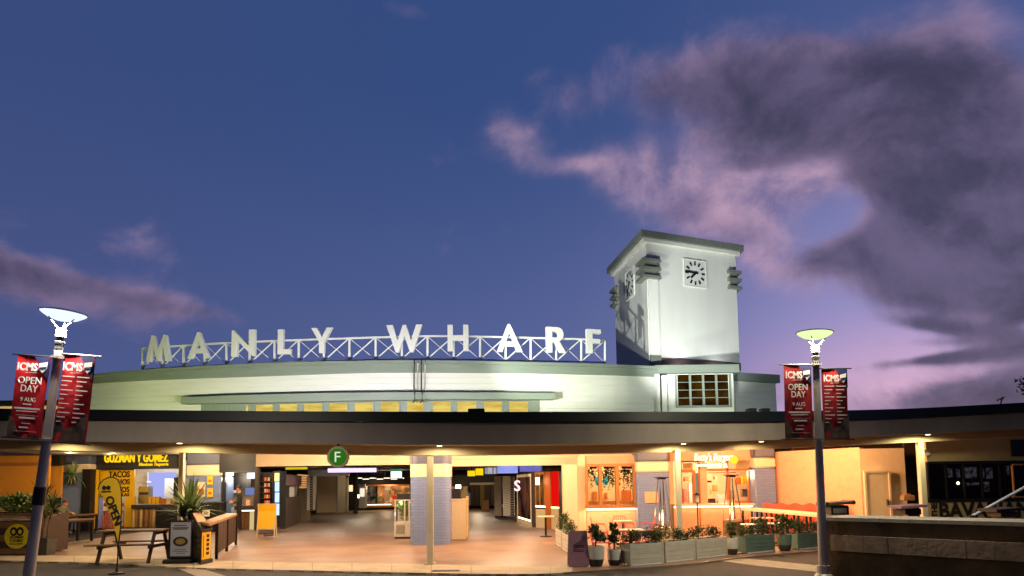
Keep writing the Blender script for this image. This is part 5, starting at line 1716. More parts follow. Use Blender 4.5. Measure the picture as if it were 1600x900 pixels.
Yq = gr(68, 867).y
p = gr(68, 867)
pp = thing('potted_plant', 'tall strappy plant in a square grey pot beside the leaning lamp', 'plant', (p.x, p.y, 0))
zt_ = bz_at(68, 841, Yq)
MB().add([(p.x + s * w - .0, p.y + u * w, z) for w, z in ((.19, 0), (.23, zt_)) for s, u in ((-1, -1), (1, -1), (1, 1), (-1, 1))],
         [(3, 2, 1, 0), (4, 5, 6, 7), (0, 1, 5, 4), (1, 2, 6, 5), (2, 3, 7, 6), (3, 0, 4, 7)]).build('pot', 'pot_dark', pp)
MB().box(p.x - .21, p.x + .21, p.y - .21, p.y + .21, zt_ - .002, zt_ + .01).build('soil', 'soil', pp)
for k, (dx, dy, h) in enumerate(((-.06, 0, 1.02), (.05, .04, .8), (.0, -.06, .55))):
    MB().tube([(p.x + dx, p.y + dy, zt_), (p.x + dx * 1.6, p.y + dy, zt_ + h * .5), (p.x + dx * 2.2 + .05, p.y + dy, zt_ + h)], [.025, .02, .015], 7).build('stem', 'bark', pp)
    MB().straps((p.x + dx * 2.2 + .05, p.y + dy, zt_ + h), 34, .62 - .05 * k, .05, 200 + k, up=-.2, bend=.75).build('leaf_crown', ('leaf_dark', 'leaf', 'leaf_dry')[k], pp, kind='stuff')

p = at(113, 744, 30.9)
hp = thing('hanging_plant', 'pale spiky plant hanging on the blue tiled column left of the yellow door', 'plant', tuple(p))
MB().straps(tuple(p), 46, .75, .07, 77, up=-.5, bend=.9).build('leaf_crown', 'leaf_pale', hp, kind='stuff')
MB().lathe([(.05, -.35), (.16, -.3), (.2, -.05), (.0, -.05)], tuple(p), 14).build('basket', 'bark', hp)
MB().bar(tuple(p), (p.x, p.y, p.z + .9), .015).build('cord', 'black', hp)

def bench_table(label, px0, px1, pyt, pyb, Y, z, L, rot):
    c = at((px0 + px1) / 2, 800, Y)
    t = thing('timber_table', label, 'table', (c.x, Y, 0), rot, group='timber tables at the left end')
    W_ = at(px1, 800, Y).x - at(px0, 800, Y).x
    for j in range(4):
        MB().bbox(-W_ / 2 + W_ * j / 4, -W_ / 2 + W_ * (j + 1) / 4 - .012, -L / 2, L / 2, z - .045, z, .006).build('plank', 'wood', t, world=False)
    MB().box(-W_ / 2 + .04, W_ / 2 - .04, -L / 2 + .04, L / 2 - .04, z - .1, z - .046).build('frame', 'dark', t, world=False)
    for sx2 in (-1, 1):
        for sy2 in (-1, 1): MB().bar((sx2 * (W_ / 2 - .06), sy2 * (L / 2 - .08), z - .1), (sx2 * (W_ / 2 - .06), sy2 * (L / 2 - .08), 0), .07).build('leg', 'dark', t, world=False)
    return t


bench_table('timber table nearer the leaning lamp, in front of the one where a man sits', 74, 106, 806, 820, 23.9, .74, 2.6, R(-10))
bench_table('timber table with a seated man leaning on it', 95, 128, 799, 806, 28.3, .76, 2.2, R(-4))
p = at(97, 800, 28.3)
bs = thing('bench_seat', 'dark low bench under the seated man', 'bench', (p.x - .15, 28.6, 0))
MB().bbox(-.2, .2, -.6, .6, .41, .46, .008).build('seat', 'wood_dark', bs, world=False)
for sy2 in (-1, 1):
    for sx2 in (-1, 1): MB().bar((sx2 * .15, sy2 * .5, .41), (sx2 * .15, sy2 * .5, 0), .05).build('leg', 'dark', bs, world=False)

# ------------------------------------------------------------------ feather flag
Yf = 15.6
fl_px = [(154, 765), (156.5, 757), (162, 750.5), (169, 747), (176.5, 746.3), (183, 749.5), (187, 757), (189, 770), (189.3, 800), (188, 830), (185.3, 852), (182, 838), (176, 816), (169, 796), (161, 778)]
ff = thing('feather_flag', 'yellow feather flag reading OPEN on a thin dark pole', 'flag', (at(182.5, 895, Yf).x, Yf, 0))
b = MB()
P = [at(x, y, Yf) for x, y in fl_px]
n = len(P)
cen = sum(P, Vector()) / n + Vector((0, -.03, 0))
b.add(P + [q + Vector((0, .012, 0)) for q in P] + [cen, cen + Vector((0, .012, 0))],
      [(i, (i + 1) % n, 2 * n) for i in range(n)] + [(n + (i + 1) % n, n + i, 2 * n + 1) for i in range(n)] + [(i, n + i, n + (i + 1) % n, (i + 1) % n) for i in range(n)])
b.build('cloth', 'flag', ff, smooth=True)
pole_px = [(182.5, 898), (184.8, 852), (188.3, 826), (189.8, 795), (189.6, 770), (187.4, 756.5), (183.2, 748.8), (176.5, 745.6), (168.8, 746.2), (161.6, 749.8), (155.6, 756.8), (153.4, 765)]
MB().tube([at(x, y, Yf + .004) for x, y in pole_px], [.016] * 3 + [.012] * 9, 6).build('pole', 'black', ff)
c = at(177.5, 797, Yf - .045)
words('OPEN', 'ink', ff, c, .62, .175, depth=.01, bold=.02, roll=R(68))
c = at(166, 763.5, Yf - .03)
for dx in (-.045, .045):
    MB().lathe([(0, 0), (.045, 0), (.045, .005), (0, .005)], (c.x + dx, c.y, c.z + .02), 12, RX).build('flag_emblem', 'ink', ff)
MB().bar((c.x - .1, c.y, c.z - .06), (c.x + .1, c.y, c.z - .06), .01, .025).build('flag_print', 'ink', ff)
MB().lathe([(.16, -.03), (.16, .0), (.03, .02), (.02, .12)], (at(182.5, 895, Yf).x, Yf, 0), 14).build('ground_spike', 'black', ff)

# ------------------------------------------------------------------ picnic table
c = at(211, 850, 17.9)
pt = thing('picnic_table', 'dark timber picnic table with fixed benches behind the feather flag', 'picnic table', (c.x, 17.9, 0), R(4))
L = 1.52
for j in range(5): MB().bbox(-L / 2, L / 2, -.36 + .146 * j, -.36 + .146 * j + .136, .715, .755, .006).build('table_plank', 'wood', pt, world=False)
for y0 in (-.74, -.61, .48, .61): MB().bbox(-L / 2 + .02 - (y0 < 0) * .1, L / 2 - .06 - (y0 < 0) * .1, y0, y0 + .12, .42, .455, .006).build('seat_plank', 'wood', pt, world=False)
for sx2 in (-.58, .56):
    for s2 in (-1, 1): MB().bar((sx2, s2 * .27, .71), (sx2, s2 * .62, 0), .085, .05, (1, 0, 0)).build('leg', 'wood_dark', pt, world=False)
    MB().bar((sx2 + .045, -.72, .385), (sx2 + .045, .72, .385), .04, .07).build('cross_beam', 'wood_dark', pt, world=False)
    MB().bar((sx2 + .045, -.33, .68), (sx2 + .045, .33, .68), .04, .06).build('top_beam', 'wood_dark', pt, world=False)

# ------------------------------------------------------------------ poster stand, menu stand, bar bench
Ym = gr(282, 880).y
ps = thing('poster_stand', 'grey menu poster in a black frame on a heavy black foot', 'sign', (at(282, 880, Ym).x, Ym, 0))
put('poster', mat('poster_grey', (150, 150, 160), .4, var=.08), ps, 266, 298, 815.5, 869, Ym - .1, .02)
for x0, x1, y0, y1 in ((264, 266, 813, 871), (298, 300, 813, 871), (266, 298, 813, 815.4), (266, 298, 869.1, 871.5)): put('frame', 'black', ps, x0, x1, y0, y1, Ym - .115, .05)
MB().bbox(at(259, 880, Ym).x, at(305, 880, Ym).x, Ym - .22, Ym + .25, 0, .1, .03).build('foot', 'black', ps)
put('upright', 'black', ps, 268, 296, 871.4, 878, Ym - .08, .12)
for y, w_ in ((820.5, 20), (824, 26), (826, 22)): put('print_line', 'charcoal', ps, 282 - w_ / 2, 282 + w_ / 2, y, y + 1.3, Ym - .104, .003)
for y, w_ in ((858, 18), (861, 24), (864, 14)): put('print_line', 'charcoal', ps, 282 - w_ / 2, 282 + w_ / 2, y, y + .8, Ym - .104, .003)
cc = at(282, 846, Ym - .104)
MB().lathe([(0, 0), (.145, 0), (.15, .003), (0, .003)], tuple(cc), 22, Matrix.Diagonal((1.15, 1, .75, 1)) @ RX).build('dish_print', 'ink', ps)
MB().lathe([(0, .004), (.1, .004), (.1, .006), (0, .006)], tuple(cc), 18, Matrix.Diagonal((1.15, 1, .7, 1)) @ RX).build('dish_print', 'olive', ps)

k0 = gr(313.5, 882)
ms = thing('menu_stand', 'black and yellow menu stand with a sloping top beside the grey poster', 'stand', (k0.x, k0.y, 0))
kl, kr = gr(297, 874), gr(329, 878.5)
hz, hl_ = bz_at(314, 829, k0.y), bz_at(298, 806, kl.y)
dl, dr_ = Vector((kl.x - k0.x, kl.y - k0.y, 0)), Vector((kr.x - k0.x, kr.y - k0.y, 0))
Q = lambda u, v, z: Vector((k0.x, k0.y, 0)) + dl * u + dr_ * v + Vector((0, 0, z))
MB().add([Q(0, .02, .09), Q(1, .02, .09), Q(1, 1, .09), Q(0, 1, .09), Q(0, .02, hz), Q(1, .02, hl_), Q(1, 1, hl_), Q(0, 1, hz)],
         [(3, 2, 1, 0), (4, 5, 6, 7), (0, 1, 5, 4), (1, 2, 6, 5), (2, 3, 7, 6), (3, 0, 4, 7)]).build('body', 'black', ms)
MB().add([Q(-.06, -.04, hz - .02), Q(1.06, -.04, hl_ + .02), Q(1.06, 1.04, hl_ + .02), Q(-.06, 1.04, hz - .02), Q(-.06, -.04, hz + .03), Q(1.06, -.04, hl_ + .07), Q(1.06, 1.04, hl_ + .07), Q(-.06, 1.04, hz + .03)],
         [(3, 2, 1, 0), (4, 5, 6, 7), (0, 1, 5, 4), (1, 2, 6, 5), (2, 3, 7, 6), (3, 0, 4, 7)]).build('sloping_top', 'dark', ms)
MB().add([Q(.06, .06, hz + .04), Q(.94, .06, hl_ + .072 - .0), Q(.94, .94, hl_ + .072), Q(.06, .94, hz + .04)], [(0, 1, 2, 3)]).build('menu_sheet', 'peach_wall', ms)
def side(name, m_, v0, v1, z0, z1, push):
    o_ = dl.normalized() * -push
    return MB().add([Q(0, v0, z0) + o_, Q(0, v1, z0) + o_, Q(0, v1, z1) + o_, Q(0, v0, z1) + o_, Q(0, v0, z0), Q(0, v1, z0), Q(0, v1, z1), Q(0, v0, z1)],
                    [(0, 1, 2, 3), (7, 6, 5, 4), (0, 4, 5, 1), (1, 5, 6, 2), (2, 6, 7, 3), (3, 7, 4, 0)]).build(name, m_, ms)
yp_ = side('yellow_panel', 'yellow', .06, .96, .1, hz - .05, .02)
for j in range(5): side('panel_print', 'ink', .5, .8, hz - .17 - j * .1, hz - .10 - j * .1, .024)
side('panel_print', 'ink', .2, .26, .15, hz - .12, .024)
MB().add([Q(-.1, -.1, 0), Q(1.1, -.1, 0), Q(1.1, 1.1, 0), Q(-.1, 1.1, 0), Q(-.1, -.1, .088), Q(1.1, -.1, .088), Q(1.1, 1.1, .088), Q(-.1, 1.1, .088)],
         [(3, 2, 1, 0), (4, 5, 6, 7), (0, 1, 5, 4), (1, 2, 6, 5), (2, 3, 7, 6), (3, 0, 4, 7)]).build('foot', 'black', ms)
for j in range(4):
    z = .2 + j * .14
    MB().add([Q(.08, -.02, z), Q(.92, -.02, z), Q(.92, -.02, z + .03), Q(.08, -.02, z + .03), Q(.08, .019, z), Q(.92, .019, z), Q(.92, .019, z + .03), Q(.08, .019, z + .03)],
             [(0, 1, 2, 3), (7, 6, 5, 4), (0, 4, 5, 1), (1, 5, 6, 2), (2, 6, 7, 3), (3, 7, 4, 0)]).build('shelf', 'wood_dark', ms)

p = at(291, 850, 18.5)
yc = thing('yucca_plant', 'spiky green yucca in a black box pot behind the grey poster', 'plant', (p.x, 18.5, 0))
MB().bbox(p.x - .36, p.x + .36, 18.3, 18.9, 0, bz_at(291, 815, 18.5), .02).build('pot', 'black', yc)
zt_ = bz_at(291, 815, 18.5)
MB().box(p.x - .33, p.x + .33, 18.33, 18.87, zt_, zt_ + .012).build('soil', 'soil', yc)
for k, (dx, dy, h, L, nn) in enumerate(((.02, 0, .30, .92, 90), (-.16, .05, .1, .62, 40), (.14, -.08, .1, .6, 40))):
    MB().tube([(p.x + dx * .5, 18.6 + dy, zt_), (p.x + dx, 18.6 + dy, zt_ + h)], [.05, .035], 8).build('trunk', 'bark', yc)
    MB().straps((p.x + dx, 18.6 + dy, zt_ + h), nn, L, .065, 300 + k, up=-.1, bend=.26).build('leaf_crown', 'leaf' if k else 'leaf_pale', yc, kind='stuff')

bb = thing('bar_bench', 'long narrow bar table with dark panelled side running back to the kiosk', 'table', (at(340, 840, 20).x, 20, 0))
zT = .93
N0, N1, F1, F0 = gr(314, 815.5, zT), gr(327.5, 818, zT), gr(371, 802.5, zT), gr(355, 801.5, zT)
ws = [Vector((q.x, q.y, 0)) for q in (N0, N1, F1, F0)]
for j in range(3):
    a0, a1 = j / 3, (j + 1) / 3 - .01
    pts = [ws[0].lerp(ws[1], a0), ws[0].lerp(ws[1], a1), ws[3].lerp(ws[2], a1), ws[3].lerp(ws[2], a0)]
    MB().prism([(q.x, q.y) for q in pts], zT - .06, zT).build('plank', 'slat3', bb)
s0, s1 = ws[1].lerp(ws[2], .24), ws[1].lerp(ws[2], .97)
for j in range(7):
    q0_, q1_ = s0.lerp(s1, j / 7), s0.lerp(s1, (j + .96) / 7)
    MB().wall(q0_ + Vector((-.06, 0, 0)), q1_ + Vector((-.06, 0, 0)), .12, zT - .062, .04).build('side_panel', 'wood_dark', bb)
for t in (.25, .6, .985):
    for u, v in ((ws[1], ws[2]), (ws[0], ws[3])):
        q = u.lerp(v, t)
        MB().bar((q.x - .02, q.y, zT - .06), (q.x - .02, q.y, 0), .06).build('leg', 'black', bb)

# yellow sandwich board
Ya = gr(417, 840).y
sb_ = thing('sandwich_board', 'bright yellow sandwich board with white frame by the kiosk doorway', 'sign', (at(417, 840, Ya).x, Ya, 0))
x0, x1 = at(403, 800, Ya).x, at(431.5, 800, Ya).x
zT, zB = bz_at(417, 787, Ya), bz_at(417, 826, Ya)
for s_, lab in ((-1, 'front_board'), (1, 'back_board')):
    tl = Matrix.Translation((0, Ya + s_ * .04, zT)) @ Matrix.Rotation(R(-s_ * -9) * -1, 4, 'X')
    MB().bbox(x0 + .03, x1 - .03, -.012, .012, zB - zT, -.03, .005, tl).build(lab, 'yellow', sb_)
    for a0, a1, b0_, b1_ in ((x0, x0 + .029, -zT - .02, 0), (x1 - .029, x1, -zT - .02, 0), (x0 + .03, x1 - .03, -.028, 0), (x0 + .03, x1 - .03, zB - zT - .035, zB - zT - .002)):
        MB().bbox(a0, a1, -.02, .02, b0_, b1_, .006, tl).build('frame', 'cream', sb_)
    if s_ < 0:
        for j, (w_, z) in enumerate(((.3, -.16), (.42, -.32), (.4, -.38), (.44, -.5), (.3, -.55), (.16, -.7))):
            MB().box((x0 + x1) / 2 - w_ / 2, (x0 + x1) / 2 + w_ / 2 - .05 * (j % 2), -.018, -.013, z, z + .035, tl @ Matrix.Rotation(R(-5), 4, 'Y')).build('print_line', 'wood_dark', sb_)
MB().box(x0 + .04, x1 - .04, Ya - .05, Ya + .05, .12, .15).build('shelf', 'dark', sb_)


# ------------------------------------------------------------------ people
def person(label, loc, rot, J, edges, radii, zones, hair_m, group=None, head=None):
    t = thing('person', label, 'person', loc, rot)
    me = bpy.data.meshes.new('body')
    names = list(J)
    me.from_pydata([Vector(J[k]) for k in names], [(names.index(a), names.index(b_)) for a, b_ in edges], [])
    o = bpy.data.objects.new('body', me)
    COL.objects.link(o)
    sk = o.modifiers.new('skin', 'SKIN')
    if not me.skin_vertices: me.skin_vertices.new()
    for i, k in enumerate(names):
        r = radii.get(k, .05)
        me.skin_vertices[0].data[i].radius = r if isinstance(r, tuple) else (r, r)
    me.skin_vertices[0].data[names.index('pelvis')].use_root = True
    sk.use_smooth_shade = True
    ss = o.modifiers.new('sub', 'SUBSURF')
    ss.levels = ss.render_levels = 2
    nm = bpy.data.meshes.new_from_object(o.evaluated_get(bpy.context.evaluated_depsgraph_get()))
    nm.name = 'body'
    o.modifiers.clear()
    o.data = nm
    o.parent = t
    mats = []
    for z in zones:
        if z[1] not in mats: mats.append(z[1])
    for m_ in mats: nm.materials.append(M[m_])
    for p in nm.polygons:
        c = p.center
        best, bi = 1e9, 0
        for ki, (keys, m_) in enumerate(zones):
            for k in keys:
                for a, b_ in ([k] if isinstance(k, tuple) else [(k, k)]):
                    A, B = Vector(J[a]), Vector(J[b_])
                    d = B - A
                    u = max(0, min(1, (c - A).dot(d) / d.dot(d))) if d.length > 1e-6 else 0
                    dist = (c - A - d * u).length
                    if dist < best: best, bi = dist, mats.index(m_)
        p.material_index = bi
    hd = Vector(J['head'])
    f = Vector(head or (0, -1, 0)).normalized()
    s_ = Vector((-f.y, f.x, 0)).normalized()
    hb = MB()
    bm = bmesh.new()
    bmesh.ops.create_icosphere(bm, subdivisions=2, radius=1)
    for v in bm.verts:
        q = v.co.copy()
        w = hd + Vector((0, 0, .045)) + f * (q.y * .105 - .022) + s_ * q.x * .09 + Vector((0, 0, max(q.z, -.9 if q.y < -.1 else -.05) * .105))
        hb.v.append(w)
    bm.verts.index_update()
    hb.f = [tuple(v.index for v in fc.verts) for fc in bm.faces]
    bm.free()
    hb.build('hair', hair_m, t, world=False, smooth=True)
    for e_ in (-1, 1):
        q = hd + f * .088 + s_ * .034 * e_ + Vector((0, 0, .004))
        MB().lathe([(0, -.009), (.012, 0), (0, .009)], tuple(q), 8).build('eye', 'ink', t, world=False)
        q = hd + s_ * .088 * e_ + Vector((0, 0, -.005))
        MB().lathe([(0, -.035), (.014, -.01), (.016, .015), (0, .035)], tuple(q), 8).build('ear', 'skin', t, world=False, smooth=True)
    q = hd + f * .098 + Vector((0, 0, -.025))
    MB().lathe([(.016, -.012), (.014, .0), (.005, .04), (0, .042)], tuple(q), 8).build('nose', 'skin', t, world=False, smooth=True)
    q = hd + f * .09 + Vector((0, 0, -.06))
    MB().bar(q - s_ * .024, q + s_ * .024, .008, .01).build('mouth', mat('lip', (150, 84, 76), .5) if 'lip' not in bpy.data.materials else bpy.data.materials['lip'], t, world=False)
    return t


def add_hand(J, E, Rr, side, wrist, hand, fdir, out):
    w, h = Vector(J[wrist]), Vector(J[hand])
    f = Vector(fdir).normalized()
    o_ = Vector(out).normalized()
    for i in range(4):
        base = h + o_ * (.027 * (i - 1.5))
        L = (.062, .072, .068, .052)[i]
        cur = Vector((0, 0, -1))
        k1, k2, k3 = f'{side}f{i}a', f'{side}f{i}b', f'{side}f{i}c'
        J[k1] = base + f * L * .4
        J[k2] = base + f * L * .8 + cur * .012
        J[k3] = base + f * L * 1.1 + cur * .034
        E += [(hand, k1), (k1, k2), (k2, k3)]
        Rr[k1], Rr[k2], Rr[k3] = .0105, .009, .0075
    k1, k2 = f'{side}ta', f'{side}tb'
    m = w.lerp(h, .55)
    J[k1] = m + o_ * (-.045) + f * .02
    J[k2] = m + o_ * (-.055) + f * .06
    J[f'{side}palm'] = m
    E += [(f'{side}palm', k1), (k1, k2)]
    E.remove((wrist, hand))
    E += [(wrist, f'{side}palm'), (f'{side}palm', hand)]
    Rr[k1], Rr[k2], Rr[f'{side}palm'] = .012, .009, (.036, .018)


J = dict(pelvis=(0, 0, .97), belly=(0, .0, 1.10), chest=(0, .01, 1.30), yoke=(0, .015, 1.45), neck=(0, 0, 1.53), chin=(0, -.035, 1.58), head=(0, -.045, 1.655), crown=(0, -.02, 1.72),
         ls=(.165, .01, 1.43), le=(.225, .02, 1.15), lw=(.13, -.20, 1.13), lh=(.10, -.29, 1.15), rs=(-.165, .01, 1.43), re=(-.225, .0, 1.15), rw=(-.12, -.22, 1.17), rh=(-.08, -.30, 1.20),
         lhip=(.085, 0, .92), lk=(.095, -.03, .51), la=(.10, .03, .10), lt=(.11, -.12, .045), rhip=(-.085, 0, .92), rk=(-.10, .02, .51), ra=(-.11, .07, .10), rt=(-.12, -.08, .045))
E = [('pelvis', 'belly'), ('belly', 'chest'), ('chest', 'yoke'), ('yoke', 'neck'), ('neck', 'chin'), ('chin', 'head'), ('head', 'crown'), ('yoke', 'ls'), ('ls', 'le'), ('le', 'lw'), ('lw', 'lh'), ('yoke', 'rs'), ('rs', 're'), ('re', 'rw'), ('rw', 'rh'),
     ('pelvis', 'lhip'), ('lhip', 'lk'), ('lk', 'la'), ('la', 'lt'), ('pelvis', 'rhip'), ('rhip', 'rk'), ('rk', 'ra'), ('ra', 'rt')]
RR = dict(pelvis=(.145, .11), belly=(.14, .105), chest=(.165, .115), yoke=(.13, .09), neck=.055, chin=(.06, .07), head=(.078, .09), crown=(.06, .07), ls=.075, le=.05, lw=.035, lh=(.04, .018), rs=.075, re=.05, rw=.035, rh=(.04, .018),
          lhip=.095, lk=.062, la=.045, lt=(.045, .03), rhip=.095, rk=.062, ra=.045, rt=(.045, .03))


def zones_for(J, top, bottom):
    hands = [(a, b_) for a, b_ in E2_ if a[0:2] in ('Lf', 'Rf', 'Lt', 'Rt') or b_[0:2] in ('Lf', 'Rf', 'Lt', 'Rt') or 'palm' in a or 'palm' in b_]
    return [([('neck', 'chin'), ('chin', 'head'), ('head', 'crown')] + hands, 'skin'), ([('belly', 'chest'), ('chest', 'yoke'), ('yoke', 'ls'), ('ls', 'le'), ('le', 'lw'), ('yoke', 'rs'), ('rs', 're'), ('re', 'rw')], top),
            ([('pelvis', 'lhip'), ('lhip', 'lk'), ('lk', 'la'), ('pelvis', 'rhip'), ('rhip', 'rk'), ('rk', 'ra')], bottom), ([('la', 'lt'), ('ra', 'rt')], 'shoe')]


J1, E2_, R1 = dict(J), list(E), dict(RR)
add_hand(J1, E2_, R1, 'L', 'lw', 'lh', (-.5, -.8, .1), (0, .1, 1))
add_hand(J1, E2_, R1, 'R', 'rw', 'rh', (.5, -.8, 0), (0, .1, 1))
q = gr(373, 832)
man = person('person in dark top and trousers standing at the kiosk counter looking at a held cup', (q.x, q.y, 0), R(-78), J1, E2_, R1, zones_for(J1, 'shirt', 'trouser'), 'hair', head=(0, -1, -.25))
q2 = Vector((q.x, q.y, 0)) + Matrix.Rotation(R(-78), 3, 'Z') @ Vector((.01, -.345, 1.14))
cp = thing('drink_cup', 'small white cup held by the standing person at the kiosk', 'cup', tuple(q2))
MB().lathe([(.028, -.05), (.036, .05), (.038, .052), (.0, .06)], (0, 0, 0), 12).build('cup_body', 'white_clean', cp, world=False, smooth=True)
MB().lathe([(.039, .053), (.039, .06), (.0, .066)], (0, 0, 0), 12).build('lid', 'charcoal', cp, world=False)

Js = dict(J)
for k, v in dict(pelvis=(0, .05, .55), belly=(0, .0, .68), chest=(0, -.07, .87), yoke=(0, -.13, 1.01), neck=(0, -.17, 1.08), chin=(0, -.22, 1.11), head=(0, -.25, 1.18), crown=(0, -.24, 1.245),
                 ls=(.165, -.12, .99), le=(.2, -.28, .79), lw=(.06, -.47, .81), lh=(.02, -.55, .82), rs=(-.165, -.12, .99), re=(-.2, -.28, .79), rw=(-.07, -.46, .82), rh=(-.03, -.54, .84),
                 lhip=(.09, .03, .53), lk=(.12, -.40, .52), la=(.12, -.34, .10), lt=(.13, -.48, .045), rhip=(-.09, .03, .53), rk=(-.12, -.40, .52), ra=(-.12, -.30, .10), rt=(-.13, -.44, .045)).items(): Js[k] = v
E2_, R2 = list(E), dict(RR)
add_hand(Js, E2_, R2, 'L', 'lw', 'lh', (-.4, -.8, 0), (0, .4, .9))
add_hand(Js, E2_, R2, 'R', 'rw', 'rh', (.4, -.8, 0), (0, .4, .9))
q = at(97.5, 800, 28.6)
person('person in a grey hoodie seated at a timber table eating with both hands', (q.x - .1, 28.6, 0), R(78), Js, E2_, R2, zones_for(Js, 'hoodie', 'trouser'), 'hair_ginger', head=(0, -1, -.2))
q2 = Vector((q.x - .1, 28.6, 0)) + Matrix.Rotation(R(78), 3, 'Z') @ Vector((0, -.60, .80))
fd = thing('food_wrap', 'small yellow wrapped snack held over the timber table', 'food', tuple(q2))
MB().lathe([(0, -.09), (.035, -.08), (.04, .05), (.03, .08), (0, .085)], (0, 0, 0), 12, Matrix.Rotation(R(80), 4, 'X')).build('wrap', 'yellow', fd, world=False, smooth=True)
MB().lathe([(.03, .08), (.026, .11), (0, .115)], (0, 0, 0), 12, Matrix.Rotation(R(80), 4, 'X')).build('filling', 'wood_honey', fd, world=False)

# ------------------------------------------------------------------ right patio: mauve board, pots, planters
Yb_ = gr(905, 886).y
mb2 = thing('sandwich_board', 'plain mauve sandwich board standing at the patio corner', 'sign', (at(905, 886, Yb_).x, Yb_, 0))
pts = [(888, 830.5), (917, 829), (921, 884), (888.5, 887)]
b = MB()
PF = [at(x, y, Yb_ + (.16 if y < 840 else 0)) for x, y in pts]
b.add(PF + [p + Vector((0, .03, 0)) for p in PF], [(0, 1, 2, 3), (7, 6, 5, 4), (0, 4, 5, 1), (1, 5, 6, 2), (2, 6, 7, 3), (3, 7, 4, 0)])
b.build('front_board', 'mauve', mb2)
PB = [Vector((p.x, Yb_ + .2 + (.16 if i > 1 else .0), p.z)) for i, p in enumerate(PF)]
MB().add(PB + [p + Vector((0, .03, 0)) for p in PB], [(0, 1, 2, 3), (7, 6, 5, 4), (0, 4, 5, 1), (1, 5, 6, 2), (2, 6, 7, 3), (3, 7, 4, 0)]).build('back_board', 'mauve', mb2)
for y, w_ in ((852, 15), (854.5, 17), (858.5, 18), (861, 16)):
    pc = [at(904.5 + sx_ * w_ / 2, y + dy_, Yb_ + .16 * (887 - y) / 57 - .012) for sx_, dy_ in ((-1, 0), (1, 0), (1, 1.3), (-1, 1.3))]
    MB().add(pc + [p + Vector((0, .008, 0)) for p in pc], [(0, 1, 2, 3), (7, 6, 5, 4), (0, 4, 5, 1), (1, 5, 6, 2), (2, 6, 7, 3), (3, 7, 4, 0)]).build('print_line', 'mauve_ink', mb2)


def round_pot(label, px, pyb, pyt, w, plant, seed, m_top='pot_white', name='potted_shrub'):
    p = gr(px, pyb)
    r = w / 2 / F * p.y
    t = thing(name, label, 'potted plant', (p.x, p.y + r, 0), group='round two-tone pots along the patio')
    h = bz_at(px, pyt, p.y)
    MB().lathe([(r * .62, 0), (r * .78, h * .08), (r * .92, h * .36)], (0, 0, 0), 22).build('pot_foot', 'pot_dark', t, world=False, smooth=True)
    MB().lathe([(r * .93, h * .361), (r, h * .8), (r, h), (r * .88, h), (r * .86, h * .9), (0, h * .9)], (0, 0, 0), 22).build('pot', m_top, t, world=False, smooth=True)
    MB().lathe([(r * .86, h * .91), (0, h * .93)], (0, 0, 0), 16).build('soil', 'soil', t, world=False)
    plant(t, h, r, seed)
    return t


def fig(H, wide=.2, n=150, m_='leaf_dark', size=.13):
    def f(t, h, r, seed):
        rr = random.Random(seed)
        MB().tube([(0, 0, h * .9), (rr.uniform(-.03, .03), 0, h + H * .5), (rr.uniform(-.05, .05), 0, h + H * .9)], [.016, .012, .006], 6).build('stem', 'bark', t, world=False)
        b = MB()
        for k in range(6):
            b.leaves((rr.uniform(-.5, .5) * wide, rr.uniform(-.5, .5) * wide, h + H * (.25 + .13 * k)), (wide * (.9 - .1 * k), wide * .8, H * .1), n // 4, size * .75, seed + k, clumps=4, aspect=1.6)
        b.build('foliage', m_, t, world=False, kind='stuff')
    return f


def shrub(H, wide, n, m_='leaf_dark', size=.09):
    def f(t, h, r, seed): MB().leaves((0, 0, h + H * .42), (wide, wide, H * .5), n, size, seed, clumps=12).build('foliage', m_, t, world=False, kind='stuff')
    return f


round_pot('two-tone round pot with an upright leafy plant right of the mauve board', 933, 886, 854, 27, fig(.42, .2, 150), 401)
round_pot('smaller two-tone round pot with a thin dark plant left of the white planters', 961.5, 884.5, 859, 22, fig(.5, .13, 110), 402)
round_pot('two-tone round pot with pale silvery body at the end of the white planters', 1147, 867.5, 841, 19.5, fig(.34, .16, 120, 'leaf_dry'), 403)
round_pot('two-tone round pot of bluish grey between the green planters', 1230.5, 861.5, 835.5, 22, fig(.46, .24, 190), 404, 'planter_green')


def planter(label, l, r, top_l, m_, plants, group, depth=.38):
    a, b_ = gr(*l), gr(*r)
    h = bz_at(l[0], top_l, a.y)
    d = Vector((b_.x - a.x, b_.y - a.y, 0))
    L = d.length
    t = thing('planter', label, 'planter', (a.x, a.y, 0), math.atan2(d.y, d.x), group=group)
    for j in range(4):
        z0 = .035 + (h - .035) * j / 4
        MB().bbox(.03, L - .03, 0, .03, z0, .035 + (h - .035) * (j + 1) / 4 - .004, .004).build('board', m_, t, world=False)
    MB().bbox(.03, L - .03, depth - .03, depth, .035, h - .004, .004).build('back_board', m_, t, world=False)
    for x in (0, L - .05):
        for y in (-.006, depth - .045): MB().bbox(x, x + .05, y, y + .05, 0, h + .012, .005).build('corner_post', m_, t, world=False)
        MB().box(x + .012, x + .04, .045, depth - .046, .035, h - .01).build('end_board', m_, t, world=False)
    MB().box(.06, L - .06, .031, depth - .031, .03, h * .82).build('soil', 'soil', t, world=False)
    MB().box(.051, L - .051, .004, .03, .008, .033).build('base_rail', 'white_clean', t, world=False)
    for k, (u, w_, H, n, mm) in enumerate(plants):
        b = MB().leaves((L * u, depth / 2, h + H * .38), (w_, depth * .5, H * .5), int(n * 1.7), .062, hash((l, k)) % 9999, clumps=18)
        b.build('shrub', mm, t, world=False, kind='stuff')
    return t


